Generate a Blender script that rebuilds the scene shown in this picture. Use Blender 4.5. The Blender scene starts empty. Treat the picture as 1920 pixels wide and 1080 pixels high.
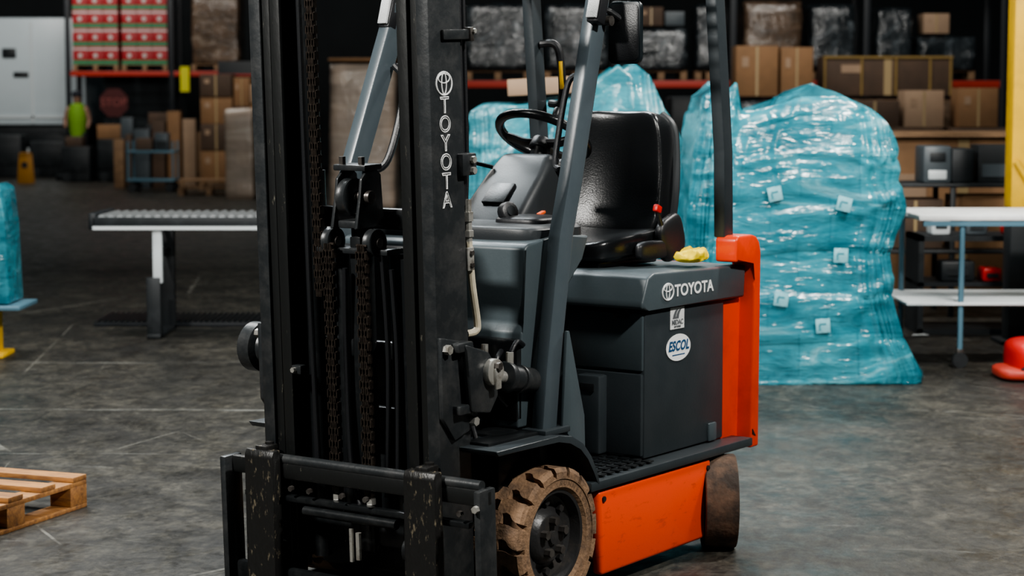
import bpy, bmesh, math, random
from mathutils import Vector, Matrix, noise
random.seed(4)
R=math.radians
SC=bpy.context.scene
COL=SC.collection
# ---------------------------------------------------------------- materials
def mat(name,col,rough=.5,metal=0,col2=None,scale=6,th=(.45,.62),bump=0,bscale=80,coat=0,stretch=(1,1,1),rough2=None,emit=0,spec=.5,detail=6):
    m=bpy.data.materials.new(name); m.use_nodes=True
    nt=m.node_tree; N=nt.nodes; L=nt.links; b=N['Principled BSDF']
    b.inputs['Base Color'].default_value=(*col,1); b.inputs['Roughness'].default_value=rough
    b.inputs['Metallic'].default_value=metal; b.inputs['Coat Weight'].default_value=coat
    b.inputs['Specular IOR Level'].default_value=spec
    tc=N.new('ShaderNodeTexCoord'); mp=N.new('ShaderNodeMapping'); L.new(tc.outputs['Object'],mp.inputs[0])
    mp.inputs['Scale'].default_value=stretch
    if col2:
        n=N.new('ShaderNodeTexNoise'); n.inputs['Scale'].default_value=scale; n.inputs['Detail'].default_value=detail; n.inputs['Roughness'].default_value=.65
        L.new(mp.outputs[0],n.inputs['Vector'])
        r=N.new('ShaderNodeValToRGB'); r.color_ramp.elements[0].position=th[0]; r.color_ramp.elements[1].position=th[1]
        r.color_ramp.elements[0].color=(*col,1); r.color_ramp.elements[1].color=(*col2,1)
        L.new(n.outputs[0],r.inputs[0]); L.new(r.outputs[0],b.inputs['Base Color'])
    if bump:
        n2=N.new('ShaderNodeTexNoise'); n2.inputs['Scale'].default_value=bscale; n2.inputs['Detail'].default_value=4
        L.new(mp.outputs[0],n2.inputs['Vector'])
        bp=N.new('ShaderNodeBump'); bp.inputs['Strength'].default_value=bump; bp.inputs['Distance'].default_value=.01
        L.new(n2.outputs[0],bp.inputs['Height']); L.new(bp.outputs[0],b.inputs['Normal'])
    return m
def wrapmat(name,c1,c2,c3,sx=1.6,sz=5,bump=.5,rough=.2,boxes=True,hi=.80):
    m=bpy.data.materials.new(name); m.use_nodes=True
    nt=m.node_tree; N=nt.nodes; L=nt.links; b=N['Principled BSDF']
    tc=N.new('ShaderNodeTexCoord')
    def mapn(scale,rot):
        mp=N.new('ShaderNodeMapping'); L.new(tc.outputs['Object'],mp.inputs[0]); mp.inputs['Scale'].default_value=scale; mp.inputs['Rotation'].default_value=rot; return mp
    mp=mapn((sx,sx,sz),(R(4),R(11),0))
    n=N.new('ShaderNodeTexNoise'); n.inputs['Scale'].default_value=1.0; n.inputs['Detail'].default_value=10; n.inputs['Roughness'].default_value=.67; n.inputs['Distortion'].default_value=1.2
    L.new(mp.outputs[0],n.inputs['Vector'])
    r=N.new('ShaderNodeValToRGB'); e=r.color_ramp.elements
    e[0].position=.36; e[0].color=(*c1,1); e[1].position=hi; e[1].color=(*c3,1)
    k=e.new(.56); k.color=(*c2,1)
    L.new(n.outputs[0],r.inputs[0]); cur=r.outputs[0]
    if boxes:
        bk=N.new('ShaderNodeTexBrick'); bm_=mapn((1,1,1),(R(90),0,0))
        ds=N.new('ShaderNodeTexNoise'); ds.inputs['Scale'].default_value=2.5; ds.inputs['Detail'].default_value=4; L.new(tc.outputs['Object'],ds.inputs['Vector'])
        va=N.new('ShaderNodeVectorMath'); va.operation='SCALE'; va.inputs['Scale'].default_value=.09; L.new(ds.outputs['Color'],va.inputs[0])
        vb=N.new('ShaderNodeVectorMath'); vb.operation='ADD'; L.new(bm_.outputs[0],vb.inputs[0]); L.new(va.outputs[0],vb.inputs[1]); L.new(vb.outputs[0],bk.inputs['Vector'])
        bk.inputs['Scale'].default_value=1; bk.inputs['Brick Width'].default_value=.36; bk.inputs['Row Height'].default_value=.27; bk.inputs['Mortar Size'].default_value=.010; bk.inputs['Mortar Smooth'].default_value=1.0
        bk.inputs['Color1'].default_value=(1,1,1,1); bk.inputs['Color2'].default_value=(.74,.79,.82,1); bk.inputs['Mortar'].default_value=(.58,.65,.69,1)
        mx=N.new('ShaderNodeMixRGB'); mx.blend_type='MULTIPLY'; mx.inputs[0].default_value=.75; L.new(cur,mx.inputs[1]); L.new(bk.outputs['Color'],mx.inputs[2]); cur=mx.outputs[0]
    L.new(cur,b.inputs['Base Color'])
    b.inputs['Roughness'].default_value=rough; b.inputs['Coat Weight'].default_value=.4; b.inputs['Coat Roughness'].default_value=.12
    hs=[]
    for sc,rot,s in (((1.2,1.2,4.0),(0,R(20),0),2.4),((3.2,3.2,1.4),(0,R(-30),0),2.4),((1.2,1.2,6.0),(0,R(-12),0),8)):
        q=N.new('ShaderNodeTexNoise'); q.noise_type='RIDGED_MULTIFRACTAL'; q.inputs['Scale'].default_value=s; q.inputs['Detail'].default_value=6; q.inputs['Distortion'].default_value=.8
        L.new(mapn(sc,rot).outputs[0],q.inputs['Vector']); hs.append(q.outputs[0])
    a=N.new('ShaderNodeMath'); a.operation='ADD'; L.new(hs[0],a.inputs[0]); L.new(hs[1],a.inputs[1])
    a2=N.new('ShaderNodeMath'); a2.operation='MULTIPLY_ADD'; L.new(hs[2],a2.inputs[0]); a2.inputs[1].default_value=.5; L.new(a.outputs[0],a2.inputs[2])
    bp=N.new('ShaderNodeBump'); bp.inputs['Strength'].default_value=bump; bp.inputs['Distance'].default_value=.02
    L.new(a2.outputs[0],bp.inputs['Height']); L.new(bp.outputs[0],b.inputs['Normal']); L.new(bp.outputs[0],b.inputs['Coat Normal'])
    return m
M={}
M['blk']=mat('black_paint',(.010,.0115,.0125),.32,0,(.025,.027,.028),14,(.5,.75),.08,60,spec=.5)
M['blks']=mat('dusty_black_paint',(.020,.023,.025),.38,0,(.050,.051,.051),11,(.45,.75),.1,60)
M['blkworn']=mat('worn_black_paint',(.012,.013,.013),.38,0,(.16,.15,.12),34,(.64,.73),.15,50,stretch=(1,1,.3))
M['fork']=mat('scraped_fork_paint',(.014,.014,.0135),.42,.1,(.23,.195,.135),55,(.575,.70),.3,70,stretch=(1,1,.35),detail=10)
M['gry']=mat('dark_grey_paint',(.056,.074,.083),.38,0,(.070,.089,.098),5,(.3,.8),.04,90)
M['gryd']=mat('darker_grey_paint',(.027,.035,.040),.40,0,(.040,.048,.053),6,(.3,.8),.04,90)
M['leg']=mat('guard_grey_paint',(.064,.083,.096),.34,0,(.082,.102,.114),6,(.3,.8),.04,90)
M['org']=mat('orange_paint',(.78,.058,.014),.34,0,(.56,.038,.010),6,(.45,.8),.03,90,coat=.3)
M['orgs']=mat('scratched_orange_paint',(.86,.080,.020),.36,0,(.34,.04,.018),14,(.58,.84),.05,90,coat=.2,stretch=(1,1,3),detail=10)
M['rub']=mat('dusty_tyre_rubber',(.24,.148,.086),.85,0,(.095,.062,.042),15,(.42,.70),.5,70)
M['rub2']=mat('tyre_lettering_rubber',(.14,.09,.057),.85)
M['rubd']=mat('dusty_rear_tyre_rubber',(.040,.028,.021),.8,0,(.17,.10,.062),5,(.44,.64),.3,60,detail=10)
M['rim']=mat('black_rim',(.036,.036,.037),.38,.2,(.07,.058,.046),16,(.5,.8),.15,60)
M['vin']=mat('black_vinyl',(.009,.010,.011),.25,0,None,bump=.1,bscale=180,spec=.55)
M['pla']=mat('black_plastic',(.014,.015,.017),.40,0,None,bump=.12,bscale=220)
M['plag']=mat('satin_console_plastic',(.026,.030,.033),.44,0,None,bump=.05,bscale=200)
M['stl']=mat('steel',(.60,.59,.55),.34,.7,(.25,.22,.18),20,(.5,.7),.1,60)
M['stld']=mat('dark_steel',(.16,.15,.14),.36,.7,(.06,.05,.045),20,(.4,.7),.1,60)
M['chain']=mat('oily_chain_steel',(.078,.063,.052),.32,.6,(.025,.021,.018),60,(.4,.7))
M['hose']=mat('cream_hose',(.55,.50,.38),.5,0,(.4,.36,.27),15,(.4,.7))
M['wht']=mat('white_print',(.82,.83,.82),.5)
M['paper']=mat('white_paper',(.75,.76,.75),.6,0,(.6,.62,.62),9,(.4,.8))
M['labt']=mat('label_under_blue_film',(.26,.52,.57),.2,0,(.16,.42,.48),14,(.4,.7),.3,60)
M['labp']=mat('label_print_under_film',(.05,.22,.27),.3)
M['blup']=mat('blue_print',(.012,.07,.17),.5)
M['gryp']=mat('grey_print',(.12,.13,.14),.5)
M['red']=mat('red_plastic',(.50,.015,.012),.4)
M['orgp']=mat('orange_plastic',(.6,.09,.02),.4)
M['yel']=mat('yellow_paint',(.72,.43,.02),.45,0,(.5,.30,.03),6,(.45,.8))
M['yeld']=mat('dull_amber_plastic',(.34,.16,.02),.5)
M['ybat']=mat('dull_yellow_wood',(.28,.18,.05),.7,0,(.2,.13,.04),9,(.3,.8))
M['hiv']=mat('hi_vis_yellow_fabric',(.80,.60,.01),.7,0,None,bump=.5,bscale=25)
M['hivd']=mat('hi_vis_vest_fabric',(.15,.30,.02),.75,0,None,bump=.3,bscale=30)
M['glass']=mat('mirror_back_plastic',(.012,.017,.020),.3)
M['lens']=mat('clear_lamp_lens',(.55,.57,.58),.2,0,None,bump=.5,bscale=300)
M['wood']=mat('pallet_wood',(.28,.17,.09),.7,0,(.14,.08,.045),7,(.35,.75),.2,60,stretch=(1,6,6))
M['woodo']=mat('warm_pallet_wood',(.46,.22,.065),.65,0,(.16,.07,.03),9,(.35,.72),.2,60,stretch=(1,6,6))
M['card']=mat('cardboard',(.27,.145,.068),.75,0,(.18,.10,.047),3,(.3,.8))
M['cardd']=mat('dark_cardboard',(.10,.060,.038),.75,0,(.055,.036,.025),3,(.3,.8))
M['cardl']=mat('pale_cardboard',(.38,.26,.17),.75,0,(.28,.19,.13),3,(.3,.8))
M['tape']=mat('packing_tape',(.38,.28,.15),.3)
M['blue']=wrapmat('turquoise_stretch_wrap',(.012,.120,.160),(.044,.255,.315),(.40,.68,.72),bump=.45,rough=.20,hi=.82)
M['blue2']=wrapmat('pale_turquoise_stretch_wrap',(.020,.155,.20),(.075,.32,.38),(.46,.72,.76),bump=.45,rough=.20,hi=.82)
M['clr']=wrapmat('clear_stretch_wrap_over_dark_goods',(.010,.013,.015),(.032,.038,.042),(.27,.30,.32),3,3,.5,.22,True)
M['clrb']=wrapmat('clear_stretch_wrap_over_cartons',(.055,.036,.023),(.15,.095,.062),(.42,.36,.30),2,4,.4,.25,True)
M['clrt']=wrapmat('clear_stretch_wrap_over_tan_goods',(.30,.23,.18),(.42,.33,.26),(.58,.50,.43),.6,5,.2,.4,True)
M['rackb']=mat('rack_blue_black',(.010,.013,.017),.5)
M['rackr']=mat('rack_red_beam',(.38,.035,.02),.5)
M['alu']=mat('aluminium',(.62,.65,.66),.3,.8)
M['silv']=mat('pale_grey_paint',(.62,.66,.67),.4)
M['teal']=mat('blue_grey_tube_paint',(.10,.20,.26),.4,.2)
M['whp']=mat('white_van_paint',(.58,.65,.68),.35,0,(.52,.59,.62),.8,(.3,.8))
M['dark']=mat('dark_equipment',(.010,.013,.015),.5,0,(.026,.030,.033),5,(.5,.7))
M['mach']=mat('grey_machine',(.07,.085,.095),.4)
M['grn']=mat('green_print',(.02,.18,.08),.5)
M['redp']=mat('red_print',(.32,.018,.022),.45,0,(.52,.20,.18),30,(.6,.66))
M['dull']=mat('dull_white_print',(.42,.42,.40),.6)
M['skin']=mat('skin',(.22,.12,.08),.6)
M['navy']=mat('dark_trousers',(.01,.012,.02),.8)
M['sign']=mat('stop_sign_red',(.060,.007,.007),.6)
M['signt']=mat('stop_sign_lettering',(.20,.05,.045),.6)
M['yg']=mat('yellow_tag',(.55,.52,.03),.5)

# ---------------------------------------------------------------- builder
def catmull(P,n=8,closed=False):
    P=[Vector(p) for p in P]; out=[]; m=len(P)
    rng=range(m if closed else m-1)
    for i in rng:
        a=P[(i-1)%m] if closed or i>0 else P[0]; b=P[i]; c=P[(i+1)%m]; d=P[(i+2)%m] if closed or i+2<m else P[-1]
        for k in range(n):
            t=k/n
            out.append(.5*((2*b)+(c-a)*t+(2*a-5*b+4*c-d)*t*t+(3*b-a-3*c+d)*t**3))
    if not closed: out.append(P[-1])
    return out
class MB:
    def __init__(s): s.bm=bmesh.new(); s.mats=[]
    def mi(s,m):
        m=M[m] if isinstance(m,str) else m
        if m not in s.mats: s.mats.append(m)
        return s.mats.index(m)
    def _fin(s,vs,fs,m,bev,seg=2,rot=None,c=None):
        k=s.mi(m)
        for f in fs: f.material_index=k
        if rot is not None:
            for v in vs: v.co=c+rot@(v.co-c)
        if bev>0:
            es=list({e for f in fs for e in f.edges})
            r=bmesh.ops.bevel(s.bm,geom=es,offset=bev,segments=seg,affect='EDGES',profile=.5,clamp_overlap=True)
            for f in r['faces']: f.material_index=k
    def hull(s,vs,faces,m,bev=0,seg=2,rot=None,c=None):
        V=[s.bm.verts.new(v) for v in vs]
        F=[s.bm.faces.new([V[i] for i in f]) for f in faces]
        s._fin(V,F,m,bev,seg,rot,c); return s
    def box(s,c,sz,m,bev=0,rot=None,seg=2):
        c=Vector(c); h=Vector(sz)/2
        vs=[c+Vector((a*h.x,b*h.y,d*h.z)) for a in(-1,1) for b in(-1,1) for d in(-1,1)]
        fs=[(0,1,3,2),(4,6,7,5),(0,4,5,1),(2,3,7,6),(0,2,6,4),(1,5,7,3)]
        if rot is not None: rot=Matrix.Rotation(R(rot[0]),3,'X')@Matrix.Rotation(R(rot[1]),3,'Y')@Matrix.Rotation(R(rot[2]),3,'Z')
        return s.hull(vs,fs,m,bev,seg,rot,c)
    def bx(s,a,b,m,bev=0,rot=None,seg=2):
        a=Vector(a); b=Vector(b); return s.box((a+b)/2,[abs(x) for x in (b-a)],m,bev,rot,seg)
    def prism(s,pts,ax,a,b,m,bev=0,seg=2):
        def P(u,v,w): return {'x':(w,u,v),'y':(u,w,v),'z':(u,v,w)}[ax]
        n=len(pts)
        vs=[P(u,v,a) for u,v in pts]+[P(u,v,b) for u,v in pts]
        fs=[tuple(range(n))[::-1],tuple(range(n,2*n))]+[(i,(i+1)%n,n+(i+1)%n,n+i) for i in range(n)]
        return s.hull(vs,fs,m,bev,seg)
    def cyl(s,p1,p2,r,m,n=24,r2=None,bev=0):
        p1=Vector(p1); p2=Vector(p2); d=(p2-p1).normalized(); u=d.orthogonal().normalized(); w=d.cross(u); r2=r if r2 is None else r2
        vs=[p1+(u*math.cos(2*math.pi*i/n)+w*math.sin(2*math.pi*i/n))*r for i in range(n)]+[p2+(u*math.cos(2*math.pi*i/n)+w*math.sin(2*math.pi*i/n))*r2 for i in range(n)]
        fs=[tuple(range(n))[::-1],tuple(range(n,2*n))]+[(i,(i+1)%n,n+(i+1)%n,n+i) for i in range(n)]
        V=[s.bm.verts.new(v) for v in vs]; F=[s.bm.faces.new([V[i] for i in f]) for f in fs]
        k=s.mi(m)
        for f in F: f.material_index=k
        if bev>0:
            es=list(set(list(F[0].edges)+list(F[1].edges)))
            r_=bmesh.ops.bevel(s.bm,geom=es,offset=bev,segments=2,affect='EDGES',profile=.5)
            for f in r_['faces']: f.material_index=k
        return s
    def tube(s,path,r,m,n=10,closed=False,smooth=8,flat=1):
        P=catmull(path,smooth,closed) if smooth else [Vector(p) for p in path]
        k=s.mi(m); rings=[]; up=None; L=len(P)
        for i,p in enumerate(P):
            a=P[(i-1)%L] if closed or i>0 else P[0]; b=P[(i+1)%L] if closed or i<L-1 else P[-1]
            d=(b-a).normalized()
            if up is None: up=d.orthogonal().normalized()
            up=(up-d*up.dot(d)).normalized(); w=d.cross(up)
            rings.append([s.bm.verts.new(p+(up*math.cos(2*math.pi*j/n)*flat+w*math.sin(2*math.pi*j/n))*r) for j in range(n)])
        for i in range(L if closed else L-1):
            A=rings[i];B=rings[(i+1)%L]
            for j in range(n):
                f=s.bm.faces.new((A[j],A[(j+1)%n],B[(j+1)%n],B[j])); f.material_index=k
        if not closed:
            for q in (rings[0][::-1],rings[-1]):
                f=s.bm.faces.new(q); f.material_index=k
        return s
    def lathe(s,prof,c,m,n=48,ax='y'):
        c=Vector(c); k=s.mi(m); rings=[]
        for i in range(n):
            a=2*math.pi*i/n; ca,sa=math.cos(a),math.sin(a)
            rr=[]
            for r,t in prof:
                v={'y':(r*ca,t,r*sa),'z':(r*ca,r*sa,t),'x':(t,r*ca,r*sa)}[ax]
                rr.append(s.bm.verts.new(c+Vector(v)))
            rings.append(rr)
        for i in range(n):
            A=rings[i];B=rings[(i+1)%n]
            for j in range(len(prof)-1):
                f=s.bm.faces.new((A[j],A[j+1],B[j+1],B[j])); f.material_index=k
        return s
    def sup(s,c,sz,m,e=.35,rot=None,fn=None,nu=40,nv=20):
        c=Vector(c); k=s.mi(m)
        def pw(x,p): return math.copysign(abs(x)**p,x)
        rm=None
        if rot: rm=Matrix.Rotation(R(rot[2]),3,'Z')@Matrix.Rotation(R(rot[1]),3,'Y')@Matrix.Rotation(R(rot[0]),3,'X')
        rows=[]
        for j in range(nv+1):
            ph=-math.pi/2+math.pi*j/nv; row=[]
            for i in range(nu):
                t=2*math.pi*i/nu
                v=Vector((pw(math.cos(ph),e)*pw(math.cos(t),e)*sz[0]/2,pw(math.cos(ph),e)*pw(math.sin(t),e)*sz[1]/2,pw(math.sin(ph),e)*sz[2]/2))
                if fn: v=Vector(fn(v))
                if rm: v=rm@v
                row.append(s.bm.verts.new(c+v))
            rows.append(row)
        for j in range(nv):
            for i in range(nu):
                f=s.bm.faces.new((rows[j][i],rows[j][(i+1)%nu],rows[j+1][(i+1)%nu],rows[j+1][i])); f.material_index=k
        return s
    def done(s,name,parent=None,recenter=True,loc=None,rot=None,ang=35,label=None,cat=None,**kw):
        bmesh.ops.remove_doubles(s.bm,verts=s.bm.verts,dist=.00002)
        bmesh.ops.recalc_face_normals(s.bm,faces=s.bm.faces)
        me=bpy.data.meshes.new(name)
        off=Vector((0,0,0))
        if recenter:
            co=[v.co for v in s.bm.verts]
            lo=Vector([min(v[i] for v in co) for i in range(3)]); hi=Vector([max(v[i] for v in co) for i in range(3)])
            off=(lo+hi)/2
            if parent is None: off.z=lo.z
            for v in s.bm.verts: v.co-=off
        s.bm.to_mesh(me); s.bm.free()
        for m in s.mats: me.materials.append(m)
        for p in me.polygons: p.use_smooth=True
        me.set_sharp_from_angle(angle=R(ang))
        o=bpy.data.objects.new(name,me); COL.objects.link(o)
        o.location=off+(Vector(loc) if loc else Vector((0,0,0)))
        if rot: o.rotation_euler=rot
        if parent: o.parent=parent
        if label: o['label']=label
        if cat: o['category']=cat
        for k,v in kw.items(): o[k]=v
        return o
def empty(name,loc,rz=0,label=None,cat=None,parent=None,**kw):
    o=bpy.data.objects.new(name,None); COL.objects.link(o); o.location=loc; o.rotation_euler=(0,0,rz); o.empty_display_size=.1
    if label:o['label']=label
    if cat:o['category']=cat
    if parent:o.parent=parent
    for k,v in kw.items(): o[k]=v
    return o
def textmesh(body,size,bold=0,outline=False,sx=1,space=1,shear=0):
    cu=bpy.data.curves.new('t','FONT'); cu.body=body; cu.size=size; cu.align_x='CENTER'; cu.align_y='CENTER'; cu.offset=bold; cu.space_character=space; cu.shear=shear
    if outline: cu.fill_mode='NONE'; cu.bevel_depth=outline; cu.bevel_resolution=0
    else: cu.extrude=.0006
    t=bpy.data.objects.new('tmp',cu); COL.objects.link(t); bpy.context.view_layer.update()
    dg=bpy.context.evaluated_depsgraph_get(); me=bpy.data.meshes.new_from_object(t.evaluated_get(dg))
    bpy.data.objects.remove(t); bpy.data.curves.remove(cu)
    me.transform(Matrix.Scale(sx,4,(1,0,0)))
    return me
def text(name,body,size,m,mtx,parent,bold=0,outline=False,sx=1,space=1,shear=0):
    me=textmesh(body,size,bold,outline,sx,space,shear)
    me.materials.clear(); me.materials.append(M[m])
    o=bpy.data.objects.new(name,me); COL.objects.link(o); o.parent=parent; o.matrix_local=mtx
    return o
def face_y(p):
    return Matrix(((-1,0,0,p[0]),(0,0,1,p[1]),(0,1,0,p[2]),(0,0,0,1)))
def face_cam(p,rz=0):
    return Matrix.Translation(p)@Matrix.Rotation(rz,4,'Z')@Matrix.Rotation(R(90),4,'X')

# ---------------------------------------------------------------- camera
cd=bpy.data.cameras.new('camera'); cd.lens=70; cd.sensor_width=36; cd.clip_end=300
cam=bpy.data.objects.new('camera',cd); COL.objects.link(cam); cam.location=(0,0,1.69); cam.rotation_euler=(R(90-5.356),0,0)
cd.dof.use_dof=True; cd.dof.focus_distance=6.7; cd.dof.aperture_fstop=3.4
SC.camera=cam
SC.view_settings.view_transform='AgX'
try: SC.view_settings.look='AgX - Medium High Contrast'
except Exception: pass

# ---------------------------------------------------------------- structure
def floor_mat():
    m=bpy.data.materials.new('worn_sealed_concrete'); m.use_nodes=True
    nt=m.node_tree;N=nt.nodes;L=nt.links;b=N['Principled BSDF']
    tc=N.new('ShaderNodeTexCoord')
    def nz(scale,stretch,det=8,rg=.6,rot=0,dist=0,loc=0):
        m0=N.new('ShaderNodeMapping'); m0.inputs['Rotation'].default_value=(0,0,rot); L.new(tc.outputs['Object'],m0.inputs[0])
        mp=N.new('ShaderNodeMapping'); mp.inputs['Scale'].default_value=stretch; mp.inputs['Location'].default_value=(loc,loc*.7,0); L.new(m0.outputs[0],mp.inputs[0])
        n=N.new('ShaderNodeTexNoise'); n.inputs['Scale'].default_value=scale; n.inputs['Detail'].default_value=det; n.inputs['Roughness'].default_value=rg; n.inputs['Distortion'].default_value=dist
        L.new(mp.outputs[0],n.inputs['Vector']); return n
    def ramp(n,a,ca,bb,cb):
        r=N.new('ShaderNodeValToRGB'); r.color_ramp.elements[0].position=a; r.color_ramp.elements[0].color=ca; r.color_ramp.elements[1].position=bb; r.color_ramp.elements[1].color=cb
        L.new(n.outputs[0] if hasattr(n,'outputs') else n,r.inputs[0]); return r
    def math_(op,a,b_=None):
        q=N.new('ShaderNodeMath'); q.operation=op
        for i,v in enumerate((a,b_)):
            if v is None: continue
            if isinstance(v,(int,float)): q.inputs[i].default_value=v
            else: L.new(v,q.inputs[i])
        return q.outputs[0]
    base=ramp(nz(1.0,(1,.8,1),13,.78,0,.6),.38,(.028,.027,.024,1),.64,(.088,.083,.071,1))
    cur=base
    for (n,a,lo,bb,amt) in ((nz(6.0,(1,.7,1),12,.80,.2,1.0),.43,.34,.60,.9),(nz(26,(1,.6,1),9,.75,.3,.4),.42,.40,.62,.85)):
        s=ramp(n,a,(lo,lo,lo,1),bb,(1.2,1.18,1.12,1))
        mul=N.new('ShaderNodeMixRGB'); mul.blend_type='MULTIPLY'; mul.inputs[0].default_value=amt
        L.new(cur.outputs[0],mul.inputs[1]); L.new(s.outputs[0],mul.inputs[2]); cur=mul
    for (sc,st,rot,a,bb,amt,lc) in ((.7,(1,.8,1),R(-24),.54,.68,.55,3),(.9,(.35,2.6,1),R(58),.58,.66,.5,9),(.9,(.35,2.6,1),R(120),.59,.67,.45,19)):
        s=ramp(nz(sc,st,9,.72,rot,.8,lc),a,(0,0,0,1),bb,(amt,amt,amt,1))
        mx=N.new('ShaderNodeMixRGB'); L.new(s.outputs[0],mx.inputs[0]); L.new(cur.outputs[0],mx.inputs[1]); mx.inputs[2].default_value=(.016,.016,.015,1); cur=mx
    s=ramp(nz(2.2,(.7,1.6,1),13,.82,R(10),.8,21),.58,(0,0,0,1),.68,(.42,.42,.42,1))
    mx=N.new('ShaderNodeMixRGB'); L.new(s.outputs[0],mx.inputs[0]); L.new(cur.outputs[0],mx.inputs[1]); mx.inputs[2].default_value=(.23,.225,.20,1); cur=mx
    for i,(sc,st,rot,a,bb,amt) in enumerate(((.8,(.16,18,1),R(62),.684,.690,.42),(.8,(.16,17,1),R(112),.684,.690,.42),(.8,(.14,20,1),R(84),.684,.690,.4),(.9,(.2,18,1),R(133),.688,.694,.4))):
        s=ramp(nz(sc,st,3,.55,rot,.9,i*3),a,(0,0,0,1),bb,(amt,amt,amt,1))
        mk=ramp(nz(1.1,(1,.8,1),6,.7,0,0,i*5+1),.52,(0,0,0,1),.62,(1,1,1,1))
        f=math_('MULTIPLY',s.outputs[0],mk.outputs[0])
        mx=N.new('ShaderNodeMixRGB'); L.new(f,mx.inputs[0]); L.new(cur.outputs[0],mx.inputs[1]); mx.inputs[2].default_value=(.32,.31,.27,1); cur=mx
    sp=N.new('ShaderNodeSeparateXYZ'); L.new(tc.outputs['Object'],sp.inputs[0])
    wob=nz(1.5,(1,1,1),4,.5)
    side=ramp(math_('MULTIPLY',sp.outputs[0],-1),.2,(0,0,0,1),.6,(1,1,1,1))
    for (y0,k,wd,amt) in ((10.8,.02,.018,.5),(9.4,.04,.008,.35),(12.9,-.02,.04,.3)):
        y=math_('ADD',sp.outputs[1],24-y0); y=math_('ADD',y,math_('MULTIPLY',sp.outputs[0],k)); y=math_('ADD',y,math_('MULTIPLY',math_('SUBTRACT',wob.outputs[0],.5),.14))
        ln=math_('LESS_THAN',math_('ABSOLUTE',y),wd)
        mk=ramp(nz(1.6,(1,4,1),10,.8,0,0,y0),.46,(0,0,0,1),.62,(amt,amt,amt,1))
        f=math_('MULTIPLY',math_('MULTIPLY',ln,mk.outputs[0]),side.outputs[0])
        mx=N.new('ShaderNodeMixRGB'); L.new(f,mx.inputs[0]); L.new(cur.outputs[0],mx.inputs[1]); mx.inputs[2].default_value=(.46,.46,.42,1); cur=mx
    L.new(cur.outputs[0],b.inputs['Base Color'])
    rr=N.new('ShaderNodeMapRange'); rr.inputs['From Min'].default_value=.35; rr.inputs['From Max'].default_value=.65; rr.inputs['To Min'].default_value=.30; rr.inputs['To Max'].default_value=.66
    L.new(nz(5,(1,.7,1),10,.78).outputs[0],rr.inputs[0]); L.new(rr.outputs[0],b.inputs['Roughness'])
    b.inputs['Specular IOR Level'].default_value=.4
    bp=N.new('ShaderNodeBump'); bp.inputs['Strength'].default_value=.3; bp.inputs['Distance'].default_value=.01; L.new(nz(24,(1,.8,1)).outputs[0],bp.inputs['Height']); L.new(bp.outputs[0],b.inputs['Normal'])
    return m
M['floor']=floor_mat()
M['wall']=mat('dark_warehouse_wall',(.014,.017,.019),.8,0,(.022,.026,.028),.5,(.3,.7))
b=MB(); b.bx((-22,-4,-.2),(22,52,0),'floor'); b.done('floor',kind='structure',label='dark worn sealed concrete warehouse floor with pale scuffs')
b=MB(); b.bx((-22,52,-.2),(22,52.3,9),'wall'); b.done('wall_back',kind='structure',label='dark warehouse end wall')
b=MB(); b.bx((-22.3,-4,-.2),(-22,52.3,9),'wall'); b.done('wall_left',kind='structure',label='dark warehouse side wall')
b=MB(); b.bx((22,-4,-.2),(22.3,52.3,9),'wall'); b.done('wall_right',kind='structure',label='dark warehouse side wall')

# ================================================================ FORKLIFT
FL=empty('forklift',(-.2767,6.83,0),R(-125.3),'dark grey and orange electric counterbalance forklift with black mast','forklift')
b=MB()
b.bx((-1.2,-.44,.09),(-.25,.44,.36),'blk',.01)
b.bx((-.25,-.31,.09),(.22,.31,.5),'blk',.01)
b.cyl((0,-.34,.23),(0,.34,.23),.07,'blk')
b.bx((-.1,-.42,.40),(-.05,.42,.70),'gryd',.01)
b.bx((.02,.10,.36),(.16,.40,.60),'blk',.02)
b.done('chassis',FL)
b=MB()
for sy in (1,-1):
    b.bx((-1.345,sy*.40,.362),(-.20,sy*.53,.395),'gryd',.006)
b.bx((-.66,-.44,.36),(-.08,.44,.40),'gryd',.006)
for i in range(8):
    for j in range(5):
        b.bx((-.25-.052*i,.27+.05*j,.40),(-.25-.052*i-.034,.27+.05*j+.036,.406),'blk',.002)
b.done('floor_plate',FL)
for sy in (1,-1):
    b=MB()
    y0,y1=(.475,.52) if sy>0 else (-.52,-.475)
    b.prism([(-.262,.355),(-1.04,.355),(-.995,.06),(-.285,.055)],'y',y0,y1,'orgs',.014,3)
    for x,z in ((-.29,.325),(-1.01,.325)): b.cyl((x,sy*.515,z),(x,sy*.526,z),.010,'blk',12)
    b.done('side_skirt',FL,label='orange side panel')
b=MB()
b.bx((-1.25,-.45,.40),(-.67,.45,.94),'gryd',.008)
b.bx((-.68,.12,.41),(-.655,.445,.71),'gryd',.006)
b.bx((-.68,.12,.72),(-.66,.445,.93),'gry',.006)
b.box((-.655,.36,.925),(.02,.06,.03),'blk',.004)
b.bx((-1.19,.445,.40),(-1.13,.458,.47),'gry',.006)
b.bx((-.66,.20,.41),(-.60,.30,.70),'gryd',.01); b.bx((-.60,.22,.64),(-.595,.28,.67),'blk',.002)
b.done('battery_compartment',FL)
b=MB()
b.prism([(-.62,.95),(-.665,.942),(-1.375,.935),(-1.385,1.06),(-.70,1.075),(-.66,1.06),(-.62,.97)],'y',-.47,.47,'gry',.012,3)
b.done('battery_hood',FL)
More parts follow.
